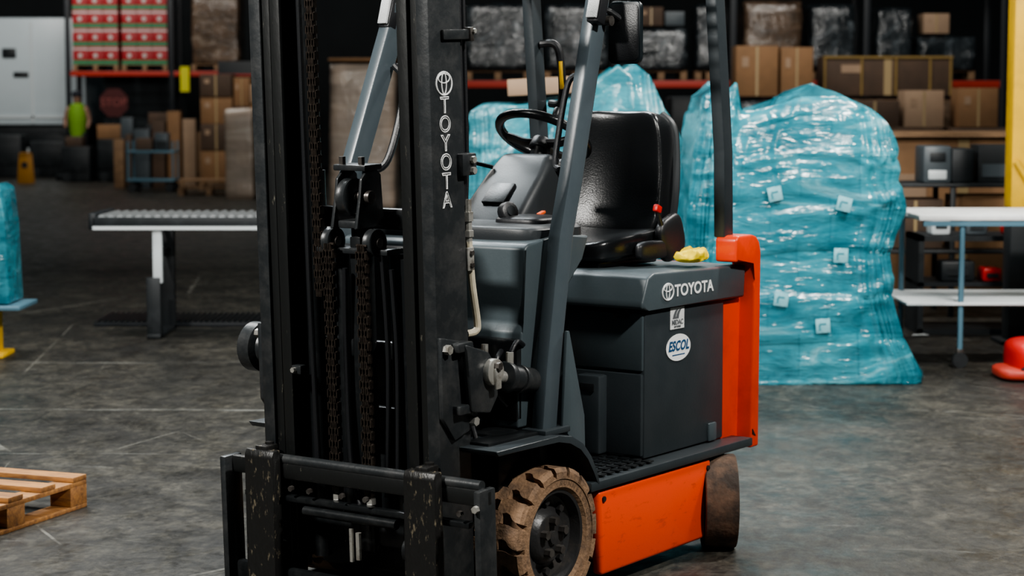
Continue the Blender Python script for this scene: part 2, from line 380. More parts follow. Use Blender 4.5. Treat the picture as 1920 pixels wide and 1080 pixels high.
def emblem(name,parent,c,w,h,t,m='wht'):
    b=MB()
    def ring(cx,cz,rx,rz,tt):
        path=[(c[0]+cx+rx*math.cos(a),c[1],c[2]+cz+rz*math.sin(a)) for a in [2*math.pi*i/32 for i in range(32)]]
        b.tube(path,tt,m,6,True,0)
    ring(0,0,w/2,h/2,t); ring(0,.0,w*.15,h*.46,t*.7); ring(0,h*.22,w*.36,h*.20,t*.7)
    return b.done(name,parent)
text('hood_lettering','TOYOTA',.060,'wht',face_y((-.985,.4712,.998)),FL,.0013,sx=1.15)
emblem('hood_emblem',FL,(-.795,.4712,1.0),.078,.060,.0030)
b=MB(); b.bx((-.845,.451,.855),(-.945,.4525,.935),'paper')
b.done('sticker',FL,label='white square sticker with grey logo')
b=MB()
for dx in (0,.022):
    b.prism([(-.860-dx,.893),(-.868-dx,.910),(-.880-dx,.924),(-.904-dx,.930),(-.890-dx,.916),(-.884-dx,.905),(-.882-dx,.893)],'y',.4526,.4532,'gryp')
b.done('sticker_print',FL)
text('sticker_lettering','MIDAC',.026,'gryp',face_y((-.895,.4533,.879)),FL,.0006); text('sticker_lettering','BATTERIES',.010,'gryp',face_y((-.895,.4533,.863)),FL,.0002)
b=MB(); pts=[(-.905+.088*math.cos(a),.785+.050*math.sin(a)) for a in [2*math.pi*i/36 for i in range(36)]]
b.prism(pts,'y',.451,.4525,'wht'); b.done('sticker',FL,label='white oval sticker with blue lettering')
text('sticker_lettering','ESCOL',.050,'blup',face_y((-.905,.4533,.790)),FL,.0016,shear=.25,space=1.06,sx=.95)
b=MB(); b.bx((-.86,.4527,.756),(-.95,.4533,.760),'blup'); b.done('sticker_underline',FL)
b=MB()
plan=[(-1.15,-.44),(-1.38,-.44),(-1.42,-.44),(-1.48,-.36),(-1.51,-.2),(-1.51,.2),(-1.48,.36),(-1.42,.44),(-1.38,.44),(-1.15,.44)]
b.prism(plan,'z',.36,.93,'org',.012,3)
b.prism([(-1.375,-.44),(-1.42,-.44),(-1.48,-.36),(-1.51,-.2),(-1.51,.2),(-1.48,.36),(-1.42,.44),(-1.375,.44)],'z',.92,1.05,'org',.012,3)
for sy in (1,-1):
    a,c=(.41,.505) if sy>0 else (-.505,-.41)
    b.prism([(-1.245,1.078),(-1.245,1.165),(-1.26,1.18),(-1.37,1.18),(-1.405,1.172),(-1.43,1.150),(-1.443,1.11),(-1.440,.345),(-1.378,.345),(-1.392,1.0),(-1.392,1.078)],'y',a,c,'org',.014,3)
b.prism([(-1.385,.40),(-1.385,.42),(-1.41,.39)],'y',.503,.508,'blk')
b.done('counterweight',FL,label='orange counterweight')
for sy in (1,-1):
    b=MB()
    prof=[(.34,.565),(.36,.585),(.0,.585),(-.08,.575),(-.15,.54),(-.20,.49),(-.235,.43),(-.255,.385),(-.240,.38),(-.22,.43),(-.18,.485),(-.135,.525),(-.07,.555),(0,.565)]
    ya,yb=(.30,.53) if sy>0 else (-.53,-.30)
    b.prism(prof,'y',ya,yb,'gryd',.004)
    b.bx((-.03,sy*.36,.58),(.30,sy*.46,.595),'blk',.004)
    b.bx((-.13,sy*.39,.58),(.02,sy*.49,.60),'gryd',.004)
    b.done('fender',FL)
    b=MB()
    ya,yb=(.465,.478) if sy>0 else (-.478,-.465)
    b.prism([(-.10,.59),(-.125,.92),(-.14,.92),(-.235,.62),(-.245,.40),(-.21,.46),(-.16,.55)],'y',ya,yb,'gry',.003)
    b.done('gusset_plate',FL)
b=MB()
b.prism([(-.03,1.215),(-.01,1.20),(-.01,.95),(.01,.92),(.03,.72),(.03,.60),(-.06,.60),(-.08,.90),(-.36,1.14),(-.40,1.225),(-.20,1.235)],'y',-.41,.385,'gry',.008,3)
b.done('cowl',FL,label='dark grey front cowl')
b=MB(); b.bx((.032,-.40,.45),(.06,.14,1.19),'blk',.01); b.bx((.20,-.30,.10),(.24,.30,.55),'blk',.01); b.done('cowl_shade_backing',FL)  # added black backing boxes, painting in the shade on the cowl behind the mast
b=MB()
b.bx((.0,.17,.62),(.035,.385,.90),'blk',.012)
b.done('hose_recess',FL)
b=MB()
b.bx((.03,.20,.66),(.05,.26,.86),'stld',.006)
b.cyl((.06,.27,.80),(.06,.27,.88),.012,'stl',8); b.cyl((.06,.30,.70),(.06,.30,.76),.014,'stld',8)
b.tube([(.05,.33,.86),(.10,.35,.84),(.12,.34,.76),(.06,.36,.68)],.009,'pla')
b.tube([(.05,.22,.62),(.12,.26,.60),(.14,.33,.54),(.08,.38,.5)],.011,'pla')
b.tube([(.05,.26,.64),(.16,.28,.66),(.2,.33,.60),(.2,.36,.52)],.009,'pla')
b.done('hydraulic_hoses',FL)
b=MB()
b.sup((-.25,-.01,1.235),(.36,.76,.07),'plag',.3)
b.sup((-.30,.20,1.265),(.2,.2,.06),'pla',.5)
b.done('dashboard',FL)
b=MB(); b.box((-.36,.21,1.298),(.035,.018,.010),'orgp',.003,rot=(0,15,0)); b.done('switch',FL,label='small orange switch')
b=MB(); b.cyl((-.25,.13,1.30),(-.24,.165,1.31),.036,'pla',24,bev=.008); b.cyl((-.24,.16,1.31),(-.238,.170,1.312),.018,'plag',20); b.done('knob',FL)
dx=-.07
b=MB()
b.hull([(x+dx,y,z) for x,y,z in [(-.22,-.15,1.24),(-.22,.14,1.24),(-.48,.15,1.24),(-.48,-.15,1.24),(-.43,-.13,1.44),(-.43,.13,1.44),(-.62,.12,1.40),(-.62,-.12,1.40),(-.50,-.11,1.505),(-.50,.11,1.505),(-.63,.10,1.47),(-.63,-.10,1.47)]],
 [(3,2,1,0),(0,1,5,4),(1,2,6,5),(2,3,7,6),(3,0,4,7),(4,5,9,8),(5,6,10,9),(6,7,11,10),(7,4,8,11),(8,9,10,11)],'plag',.028,5)
b.box((-.41,-.01,1.36),(.012,.10,.10),'pla',.004,rot=(0,-48,0))
b.cyl((-.56+dx,0,1.46),(-.595+dx,0,1.54),.03,'pla')
b.cyl((-.52+dx,.08,1.44),(-.55+dx,.19,1.47),.020,'pla',16)
for i in range(5): b.cyl((-.53+dx-.003*i,.12+.016*i,1.452+.004*i),(-.53+dx-.003*i-.001,.128+.016*i,1.454+.004*i),.027,'pla',16)
b.done('steering_column',FL)
b=MB()
t=R(31); C=Vector((-.68,.0,1.560)); n=Vector((-math.sin(t),0,math.cos(t))); u=Vector((math.cos(t),0,math.sin(t))); v=Vector((0,1,0))
ring=[C+(u*math.cos(a)+v*math.sin(a))*.170 for a in [2*math.pi*i/40 for i in range(40)]]
b.tube(ring,.0175,'vin',12,True,0)
b.cyl(C-n*.055,C-n*.01,.042,'pla',24,.034,bev=.006)
for a in (R(90),R(-90),R(180)):
    d=u*math.cos(a)+v*math.sin(a)
    b.tube([C-n*.028+d*.02,C-n*.026+d*.07,C-n*.012+d*.12,C+d*.165],.013,'pla',8,flat=1.6)
b.cyl(C+(u*.7+v*.7)*.17+n*.01,C+(u*.7+v*.7)*.17+n*.05,.016,'pla',16,bev=.006)
b.done('steering_wheel',FL)
for i,(x,y) in enumerate(((-.30,-.18),(-.31,-.23),(-.32,-.28))):
    b=MB(); b.cyl((x,y,1.24),(x-.03,y,1.40),.006,'stld',10); b.sup((x-.033,y,1.42),(.035,.035,.05),'pla',.8); b.done('control_lever',FL)
b=MB(); b.tube([(-.50,-.10,1.45),(-.46,-.18,1.47),(-.43,-.24,1.48)],.008,'pla'); b.sup((-.425,-.245,1.482),(.06,.06,.04),'pla',.8); b.done('control_lever',FL)
SEAT=MB()
SEAT.bx((-1.2,-.18,1.07),(-.78,.18,1.10),'blk',.008)
SEAT.bx((-1.15,-.21,1.095),(-.80,.21,1.115),'pla',.006)
SEAT=SEAT.done('seat',FL,recenter=False)
def cush(v):
    k=1-min(1,abs(v.y)/.23)**2*1.0
    return (v.x,v.y,v.z-(.022*k if v.z>0 else 0))
b=MB(); b.sup((-.98,0,1.155),(.50,.47,.10),'vin',.35,(0,4,0),cush,56,24); b.done('seat_cushion',SEAT)
def back(v):
    f=(v.z+.24)/.48
    w=1-.16*f**2
    bul=.055*(abs(v.y)/.23)**2
    return (v.x+bul*(1 if v.x>0 else .4)-.03*math.sin(f*3.1),v.y*w,v.z)
b=MB(); b.sup((-1.23,0,1.40),(.12,.46,.50),'vin',.32,(0,-9,0),back,64,32); b.done('backrest',SEAT)
for s in (1,-1):
    b=MB(); b.tube([(-1.225,s*.222,1.20),(-1.25,s*.226,1.35),(-1.285,s*.205,1.50),(-1.305,s*.18,1.59),(-1.305,s*.13,1.635)],.020,'plag'); b.done('backrest_piping',SEAT)
b=MB(); b.sup((-1.16,.262,1.17),(.17,.05,.17),'pla',.6,(0,20,0)); b.sup((-1.03,.262,1.13),(.22,.04,.07),'pla',.5); b.tube([(-1.10,.265,1.20),(-1.06,.268,1.26),(-1.05,.268,1.29)],.010,'pla'); b.done('seat_side_cover',SEAT)
b=MB(); b.box((-1.05,.27,1.285),(.035,.022,.028),'red',.005,rot=(0,-20,0)); b.done('belt_buckle',SEAT,label='red seat belt buckle')
zt=2.16
GD=empty('overhead_guard',(0,0,0),parent=FL)
for y in (-.42,.42):
    b=MB(); b.tube([(-.42,y,zt),(-.55,y,zt+.02),(-1.1,y,zt+.03),(-1.16,y,zt+.02)],.022,'leg',8); b.done('side_rail',GD)
for x in (-.5,-.62,-.74,-.86,-.98):
    b=MB(); b.box((x,0,zt+.025),(.03,.84,.02),'leg',.004); b.done('roof_bar',GD)
for x,zz in ((-1.16,zt+.02),(-.42,zt)):
    b=MB(); b.box((x,0,zz),(.05,.86,.04),'leg',.008); b.done('cross_tube',GD)
def beam(b,path,wx,wy,m,bev=.008):
    k=len(path); vs=[]; fs=[]
    for p in path:
        for a,c in ((-1,-1),(1,-1),(1,1),(-1,1)): vs.append((p[0]+a*wx/2,p[1]+c*wy/2,p[2]))
    for i in range(k-1):
        for j in range(4): fs.append((i*4+j,i*4+(j+1)%4,(i+1)*4+(j+1)%4,(i+1)*4+j))
    fs.append((3,2,1,0)); fs.append(tuple((k-1)*4+j for j in range(4)))
    b.hull(vs,fs,m,bev)
for sy in (1,-1):
    b=MB()
    if sy>0: beam(b,[(-.05,.435,.585),(-.075,.435,.80),(-.15,.435,1.24),(-.21,.432,1.42),(-.405,.415,2.05),(-.44,.41,zt)],.085,.05,'leg')
    else: beam(b,[(-.03,-.445,.585),(-.045,-.45,.80),(-.08,-.46,1.24),(-.145,-.465,1.46),(-.385,-.455,2.02),(-.44,-.43,zt)],.10,.05,'leg')
    b.done('front_post',GD)
    b=MB()
    beam(b,[(-1.285,sy*.425,1.17),(-1.275,sy*.425,1.5),(-1.20,sy*.42,zt)],.07,.05,'gryd')
    b.done('rear_post',GD)
    b=MB()
    y=sy*.40
    if sy<0: b.tube([(-.17,y-.03,1.44),(-.21,y+.04,1.48),(-.31,y+.04,1.74),(-.33,y-.02,1.82)],.014,'pla')
    else: b.tube([(-.19,y,1.46),(-.22,y-.035,1.50),(-.29,y-.035,1.74),(-.31,y,1.78)],.011,'pla')
    b.done('grab_handle',GD)
    b=MB(); x=-.365; b.box((x+.02,sy*.455,2.01),(.05,.05,.12),'pla',.008,rot=(0,-17,0)); b.box((x+.05,sy*.455,2.02),(.014,.04,.10),'lens',.004,rot=(0,-17,0)); b.done('indicator_lamp',GD)
b=MB(); b.tube([(-1.30,-.39,1.68),(-1.28,-.32,1.70),(-1.25,-.32,1.90),(-1.23,-.39,1.92)],.016,'pla'); b.tube([(-1.262,-.308,1.74),(-1.250,-.308,1.85)],.009,'yel'); b.done('grab_handle',GD,label='yellow and black grab handle')
b=MB()
mp_=[]
for cx,cz,a0 in ((.045,.085,0),(-.045,.085,90),(-.045,-.085,180),(.045,-.085,270)):
    for k in range(5):
        a=R(a0+k*22.5); mp_.append((.505+cx+.022*math.cos(a),1.925+cz+.022*math.sin(a)))
b.prism(mp_,'x',-.450,-.433,'glass',.005,3)
b.prism([( .505+(p[0]-.505)*.86,1.925+(p[1]-1.925)*.90) for p in mp_],'x',-.434,-.430,'pla',.001)
b.tube([(-.39,.44,1.99),(-.40,.46,2.0),(-.44,.49,1.97)],.010,'pla'); b.cyl((-.40,.445,1.965),(-.40,.475,1.965),.018,'stld',12)
b.done('mirror',GD,label='black rounded rectangular rear-view mirror')
def wheel(c,r,w,parent,sy,rz=0,tyremat='rub',lugs=True,rf=.68):
    E=MB(); yo=w/2; q=rf/.60
    E.lathe([(r*.62*q,yo*.72),(r*.60*q,yo*.84),(r*.56*q,yo*.82),(r*.52*q,yo*.45),(r*.42*q,yo*.30),(r*.36*q,yo*.34),(r*.30*q,yo*.62),(r*.27*q,yo*.66),(r*.10,yo*.66),(r*.09,yo*.78),(0.0001,yo*.80)],(0,0,0),'rim')
    for i in range(8):
        a=2*math.pi*i/8; E.cyl((r*.44*q*math.cos(a),yo*.2,r*.44*q*math.sin(a)),(r*.44*q*math.cos(a),yo*.50,r*.44*q*math.sin(a)),r*.06,'rim',6)
    for i in range(5):
        a=2*math.pi*i/5+.3; E.cyl((r*.21*q*math.cos(a),yo*.6,r*.21*q*math.sin(a)),(r*.21*q*math.cos(a),yo*.92,r*.21*q*math.sin(a)),r*.065,'stld',6)
    E.cyl((0,-yo*.6,0),(0,yo*.4,0),r*.3,'rim')
    wo=E.done('wheel',parent,recenter=False); wo.location=c; wo.rotation_euler=(0,0,rz)
    if sy<0: wo.rotation_euler=(0,0,math.pi+rz)
    T=MB(); rb=r*(.90 if lugs else 1.0); ed=.8 if lugs else .93
    T.lathe([(r*rf,-yo*.8),(r*(rf+.04),-yo*.9),(r*.80,-yo*.98),(r*.87,-yo),(rb*.985,-yo*(ed+.06)),(rb,-yo*ed),(rb,yo*ed),(rb*.985,yo*(ed+.06)),(r*.87,yo),(r*.86,yo*.985),(r*.855,yo*1.01),(r*.84,yo*1.01),(r*.835,yo*.97),(r*(rf+.04),yo*.96),(r*rf,yo*.84)],(0,0,0),tyremat,72)
    if lugs:
        n=17; pit=2*math.pi/n
        for side in (1,-1):
            for i in range(n):
                a0=i*pit+(0 if side>0 else pit*.5)
                ys=[yo*1.01,yo*.92,yo*.72,yo*.58,yo*.44,yo*.28,yo*.08,-yo*.12]
                st=[0,0,0.04,.12,.30,.36,.30,.44]; wd=[.78,.79,.77,.72,.60,.56,.60,.36]
                top=[];bot=[]
                for q_,(yy,s0,w0) in enumerate(zip(ys,st,wd)):
                    rt=r*(.94 if q_==0 else (1.0))
                    for a in (a0+s0*pit,a0+(s0+w0/2)*pit,a0+(s0+w0)*pit):
                        top.append((rt*math.cos(a),side*yy,rt*math.sin(a))); bot.append((rb*.95*math.cos(a),side*yy,rb*.95*math.sin(a)))
                k=len(top); F=[]; ns=len(ys)
                for q_ in range(ns-1):
                    for j in range(2):
                        p=q_*3+j; F.append((p,p+1,p+4,p+3))
                    F.append((q_*3,(q_+1)*3,k+(q_+1)*3,k+q_*3)); F.append((q_*3+2,k+q_*3+2,k+(q_+1)*3+2,(q_+1)*3+2))
                e_=(ns-1)*3
                for j in range(2):
                    F.append((j,k+j,k+j+1,j+1)); F.append((e_+j,e_+j+1,k+e_+j+1,k+e_+j))
                T.hull(top+bot,F,tyremat,0)
    T.done('tyre',wo,recenter=False,ang=30,label='dusty brown rubber tyre with chunky tread' if lugs else 'smooth worn dark brown rubber tyre')
    return wo
WF=wheel((-.012,.43,.238),.238,.19,FL,1); wheel((-.012,-.43,.238),.238,.19,FL,-1)
wheel((-1.13,.50,.178),.178,.125,FL,1,R(35.3),'rubd',False,.55); wheel((-1.13,-.36,.178),.178,.125,FL,-1,R(35.3),'rubd',False,.55)
lm=bmesh.new()
for i,ch in enumerate('RUNNERBROS'):
    ph=R(4+8.2*i); me=textmesh(ch,.024,.0002); r_=.186
    rt=Vector((-math.cos(ph),0,-math.sin(ph))); up=Vector((-math.sin(ph),0,math.cos(ph))); nn=Vector((0,1,0)); o_=up*r_+nn*.0918
    me.transform(Matrix(((rt.x,up.x,nn.x,o_.x),(rt.y,up.y,nn.y,o_.y),(rt.z,up.z,nn.z,o_.z),(0,0,0,1)))); lm.from_mesh(me)
me=bpy.data.meshes.new('sidewall_lettering'); lm.to_mesh(me); me.materials.append(M['rub2']); o=bpy.data.objects.new('sidewall_lettering',me); COL.objects.link(o); o.parent=WF

# ---- mast
MA=empty('mast',(.445,0,.25),parent=FL); MA.rotation_euler=(0,R(2.3),0); MA['label']='black triple-stage lifting mast'
for (c,s) in (((-.10,.01,.02),(.06,.64,.10)),((-.175,.01,1.05),(.03,.68,.07)),((-.185,.01,1.98),(.03,.73,.10)),((-.13,.01,.62),(.03,.50,.06)),((-.175,.01,.36),(.03,.70,.12))):
    b=MB(); b.box(c,s,'blk',.008); b.done('crossmember',MA)
def chan(y0,x0,x1,w,t,sy):
    P=[(x0,y0),(x1,y0),(x1,y0-w),(x1-t,y0-w),(x1-t,y0-t),(x0+t,y0-t),(x0+t,y0-w),(x0,y0-w)]
    return [(x,y*sy) for x,y in P]
def ibeam(y0,x0,x1,w,t,sy):
    c=y0-w/2
    P=[(x0,y0),(x0+t,y0),(x0+t,c+t/2),(x1-t,c+t/2),(x1-t,y0),(x1,y0),(x1,y0-w),(x1-t,y0-w),(x1-t,c-t/2),(x0+t,c-t/2),(x0+t,y0-w),(x0,y0-w)]
    return [(x,y*sy) for x,y in P]
YO=.385
for sy in (1,-1):
    YS=YO if sy>0 else .362
    b=MB(); b.prism(chan(YS,-.165,0,.048,.016,sy),'z',-.16,2.25,'blks',.003); b.done('mast_rail',MA)
    b=MB(); b.prism(ibeam(YS-.038,-.145,-.012,.042,.014,sy),'z',-.12,2.2,'blkworn',.003); b.done('mast_rail',MA)
    b=MB(); b.prism(ibeam(YS-.088,-.125,-.004,.042,.014,sy),'z',-.10,2.15,'blkworn',.003); b.done('mast_rail',MA)
    b=MB(); b.cyl((-.215,sy*.28,.0),(-.215,sy*.28,1.2),.032,'blk',20); b.cyl((-.215,sy*.28,1.2),(-.215,sy*.28,2.1),.02,'stld',16); b.done('lift_cylinder',MA)
    b=MB(); b.cyl((-.10,sy*.205,-.1),(-.10,sy*.205,2.05 if sy<0 else .93),.030,'blk',20); b.done('guide_tube',MA)
    yb=sy*(YS-.003)
    b=MB()
    b.prism([(.0,.70),(-.17,.66),(-.20,.52),(-.20,.44),(-.14,.38),(-.06,.36),(0,.44)],'y',yb,yb+sy*.02,'blks',.006)
    b.prism([(-.08,.67),(-.20,.63),(-.245,.57),(-.245,.48),(-.2,.43),(-.1,.45)],'y',yb+sy*.035,yb+sy*.060,'blks',.008)
    b.box((-.09,yb+sy*.025,.66),(.08,.05,.03),'blks',.006); b.box((-.09,yb+sy*.025,.46),(.08,.05,.03),'blks',.006)
    b.cyl((-.02,yb+sy*.015,.66),(-.02,yb+sy*.04,.66),.016,'stl',6); b.cyl((-.15,yb+sy*.015,.41),(-.15,yb+sy*.04,.41),.016,'stl',6)
    b.cyl((-.205,yb+sy*.055,.565),(-.205,yb+sy*.082,.565),.044,'stl',28,bev=.004)
    b.box((-.205,yb+sy*.086,.545),(.03,.012,.07),'stl',.004); b.cyl((-.205,yb+sy*.08,.585),(-.205,yb+sy*.10,.585),.014,'stld',6)
    b.done('tilt_bracket',MA)
b=MB(); b.lathe([(.001,-.50),(.05,-.50),(.055,-.49),(.075,-.49),(.085,-.48),(.085,-.43),(.06,-.42),(.04,-.36),(.001,-.36)],(-.09,0,.60),'blks',32); b.done('roller',MA)
for sy in (1,-1):
    b=MB(); y=sy*.405
    b.cyl((.25,y,.805),(.12,y,.785),.021,'stl',20)
    b.cyl((.13,y,.787),(-.09,y-sy*.012,.745),.043,'blks',28,bev=.006)
    b.cyl((.145,y,.79),(.115,y,.784),.052,'blks',28,bev=.006)
    b.cyl((.06,y,.774),(.045,y,.771),.047,'blks',28,bev=.003)
    b.box((.255,y,.81),(.06,.05,.07),'stld',.012)
    b.cyl((.12,y+sy*.01,.83),(.12,y+sy*.01,.87),.013,'stl',8); b.tube([(.12,y+.01,.86),(.08,y+.01,.90),(.0,y-.02,.88)],.008,'pla')
    b.done('tilt_cylinder',FL)
YC=.02
b=MB(); b.cyl((-.09,YC,-.05),(-.09,YC,1.05),.036,'blks',24,bev=.004)
b.bx((-.06,YC-.022,.02),(-.05,YC+.022,1.0),'blk',.004); b.cyl((-.06,YC+.035,-.05),(-.06,YC+.035,.98),.008,'blk',10)
b.done('lift_cylinder',MA)
for y in (YC-.11,YC+.12):
    b=MB(); b.cyl((-.12,y,-.05),(-.12,y,.94),.026,'blk',20,bev=.003); b.done('guide_tube',MA)
b=MB()
b.bx((-.13,YC-.05,1.03),(-.02,YC+.05,1.055),'blks',.006)
for y in (YC-.058,YC+.042): b.prism([(-.14,1.03),(-.13,1.20),(-.10,1.225),(-.07,1.225),(-.03,1.19),(-.02,1.12),(.005,1.03)],'y',y,y+.012,'blks',.004)
b.bx((-.13,YC-.075,1.215),(-.04,YC+.06,1.235),'blks',.005); b.cyl((-.06,YC-.05,1.23),(-.06,YC-.05,1.26),.012,'stld',6); b.cyl((-.06,YC+.03,1.23),(-.06,YC+.03,1.26),.012,'stld',6)
b.bx((-.15,YC-.15,.945),(-.03,YC+.15,.965),'blks',.005)
b.cyl((-.055,YC-.065,1.13),(-.055,YC+.075,1.13),.022,'stld',16,bev=.003)
b.done('crosshead',MA)
def pulley(c,r,w):
    b=MB(); b.lathe([(.012,-w/2),(r*.55,-w*.3),(r*.85,-w*.3),(r*.88,-w/2),(r,-w/2),(r*.93,-w*.25),(r*.93,w*.25),(r,w/2),(r*.88,w/2),(r*.85,w*.3),(r*.55,w*.3),(.012,w/2)],c,'blks',36)
    b.cyl((c[0],c[1]-w*.7,c[2]),(c[0],c[1]+w*.8,c[2]),.016,'stld',12); b.done('pulley',MA)
pulley((-.04,YC,1.13),.062,.034); pulley((-.035,YC+.095,.985),.045,.03); pulley((-.035,YC-.08,.985),.045,.03)
def chain(y,x,z0,z1,w=.034):
    b=MB(); pit=.021; n=int((z1-z0)/pit)
    for i in range(n):
        z=z0+pit*(i+.5)
        ww=w if i%2 else w*.60
        for s in (-1,-.35,.35,1): b.box((x,y+s*ww/2,z),(.021,.004,.026),'chain')
        b.cyl((x,y-w*.58,z+pit/2),(x,y+w*.58,z+pit/2),.0055,'chain',6)
    b.done('lift_chain',MA)
chain(YC-.068,.0,.16,.99,.038); chain(YC+.075,.005,.16,.99,.038); chain(-.125,-.04,.80,1.82,.032)
for (pth) in ([(-.02,-.16,1.85),(-.03,-.165,1.2),(-.02,-.155,.8),(-.03,-.15,.2)],[(-.04,YC+.12,.95),(-.05,YC+.125,.6),(-.04,YC+.11,.15)],[(-.04,-.175,1.8),(-.05,-.18,1.2),(-.05,-.175,.2)],[(-.05,YC+.15,.9),(-.06,YC+.155,.6),(-.05,YC+.15,.2)],[(-.02,YC-.02,.9),(-.03,YC-.035,.6),(-.02,YC-.02,.25),(.0,YC+.03,.12)]):
    b=MB(); b.tube(pth,.009,'pla'); b.done('hydraulic_hose',MA)
for (y,z) in ((YC-.068,.13),(YC+.075,.13)):
    b=MB(); b.cyl((.0,y,z-.05),(.0,y,z+.04),.010,'stld',10); b.box((.0,y,z-.02),(.035,.045,.02),'blks',.003); b.cyl((.0,y,z+.0),(.0,y,z+.02),.017,'stl',6); b.done('chain_anchor',MA)
b=MB(); b.box((-.02,-.22,.55),(.03,.05,.03),'blks',.004); b.cyl((-.005,-.22,.55),(.01,-.22,.55),.009,'stl',6); b.done('hose_clamp',MA)
b=MB()
b.tube([(-.19,.36,1.80),(-.19,.36,1.4),(-.19,.36,1.1)],.010,'pla')
b.cyl((-.20,.37,1.12),(-.20,.37,.98),.012,'stl',8); b.cyl((-.20,.37,1.08),(-.20,.37,1.05),.018,'stl',6); b.cyl((-.20,.37,1.02),(-.20,.37,1.0),.018,'stl',6)
b.done('hydraulic_pipe',MA)
b=MB(); b.tube([(-.215,.36,1.80),(-.215,.36,1.3),(-.205,.36,1.12)],.008,'pla'); b.done('hydraulic_pipe',MA)
b=MB(); b.tube([(-.20,.37,.985),(-.212,.37,.85),(-.235,.37,.72),(-.225,.37,.69),(-.19,.36,.685)],.012,'hose'); b.done('hydraulic_hose',MA,label='cream hydraulic hose')
b=MB()
b.box((-.13,YO+.007,1.645),(.14,.014,.032),'blks',.004); b.box((-.20,YO+.007,1.645),(.02,.03,.045),'stld',.004); b.cyl((-.205,YO,1.655),(-.205,YO+.03,1.655),.008,'stl',6); b.done('pipe_clamp',MA)
b=MB(); b.box((-.165,YO,1.235),(.075,.05,.07),'blks',.006); b.cyl((-.175,YO+.02,1.25),(-.175,YO+.037,1.25),.012,'stl',6); b.cyl((-.175,YO+.02,1.215),(-.175,YO+.037,1.215),.012,'stl',6); b.done('pipe_clamp',MA)
b=MB(); b.box((-.185,YO,.93),(.035,.01,.075),'stl',.003); b.cyl((-.185,YO,.95),(-.185,YO+.013,.95),.009,'stld',6); b.cyl((-.185,YO,.91),(-.185,YO+.013,.91),.009,'stld',6)
b.done('pipe_clamp',MA)
for i,ch in enumerate('TOYOTA'):
    text('mast_lettering',ch,.072,'wht',face_y((-.070,YO+.0015,1.424-.0595*i)),MA,0,.0019,sx=1.0)
emblem('mast_emblem',MA,(-.070,YO+.0015,1.494),.080,.072,.0028)
CA=MB()
CA.bx((.015,-.485,.185),(.05,.60,.245),'blkworn',.012); CA.cyl((.033,-.40,.25),(.033,.57,.25),.018,'blks',16)
CA.bx((.015,-.485,-.19),(.05,.60,-.12),'blk',.012)
for y in (-.485,.585): CA.bx((.0,y-.012,-.23),(.085,y+.014,.245),'blks',.006)
for y in (-.26,.26): CA.bx((-.06,y-.02,-.2),(.02,y+.02,.24),'blk',.006)
CA.box((.03,.05,.12),(.03,.95,.022),'blk',.006)
CA.cyl((.05,-.15,.09),(.05,.24,.09),.016,'blk',16)
for y in (-.2,-.12,.02,.12,.5): CA.cyl((.05,y,.16),(.065,y,.16),.010,'stld',6)
CA.cyl((.04,.07,-.05),(.04,.07,.04),.010,'stl',8); CA.cyl((.04,.04,-.06),(.04,.04,.05),.008,'stl',8); CA.box((.055,.17,-.14),(.02,.06,.03),'stld',.004)
CA.cyl((.085,.587,.19),(.10,.587,.19),.012,'stl',6); CA.cyl((.085,.587,-.1),(.10,.587,-.1),.012,'stld',6)
for y in (-.28,.28): CA.cyl((.0,y-.03,.0),(.0,y+.03,.0),.045,'blk',20)
CA.done('carriage',MA,label='black fork carriage')
for y in (-.31,.368):
    b=MB()
    prof=[(.05,.285),(.085,.285),(.095,.265),(.095,-.15),(.115,-.195),(1.1,-.215),(1.14,-.222),(1.14,-.232),(.08,-.245),(.055,-.22),(.055,.0)]
    b.prism(prof,'y',y-.062,y+.062,'fork',.005)
    b.box((.05,y,.285),(.06,.05,.025),'fork',.004); b.cyl((.035,y,.28),(.035,y,.305),.015,'fork',12)
    b.done('fork',MA,label='black steel fork with scraped paint')
def crum(v):
    k=noise.noise(v*28)*.016+noise.noise(v*60)*.006
    return (v.x+k,v.y+k*.6,max(v.z+k*(1 if v.z>0 else 0),-.024))
b=MB(); b.sup((-1.11,.385,1.108),(.23,.11,.048),'hiv',.8,(0,0,14),crum,64,30)
v=b.done('safety_vest',None,label='crumpled hi-vis yellow vest on the battery hood',cat='vest')
mw=Matrix.Translation((-.2767,6.83,0))@Matrix.Rotation(R(-125.3),4,'Z')
v.matrix_world=mw@Matrix.Translation(v.location)

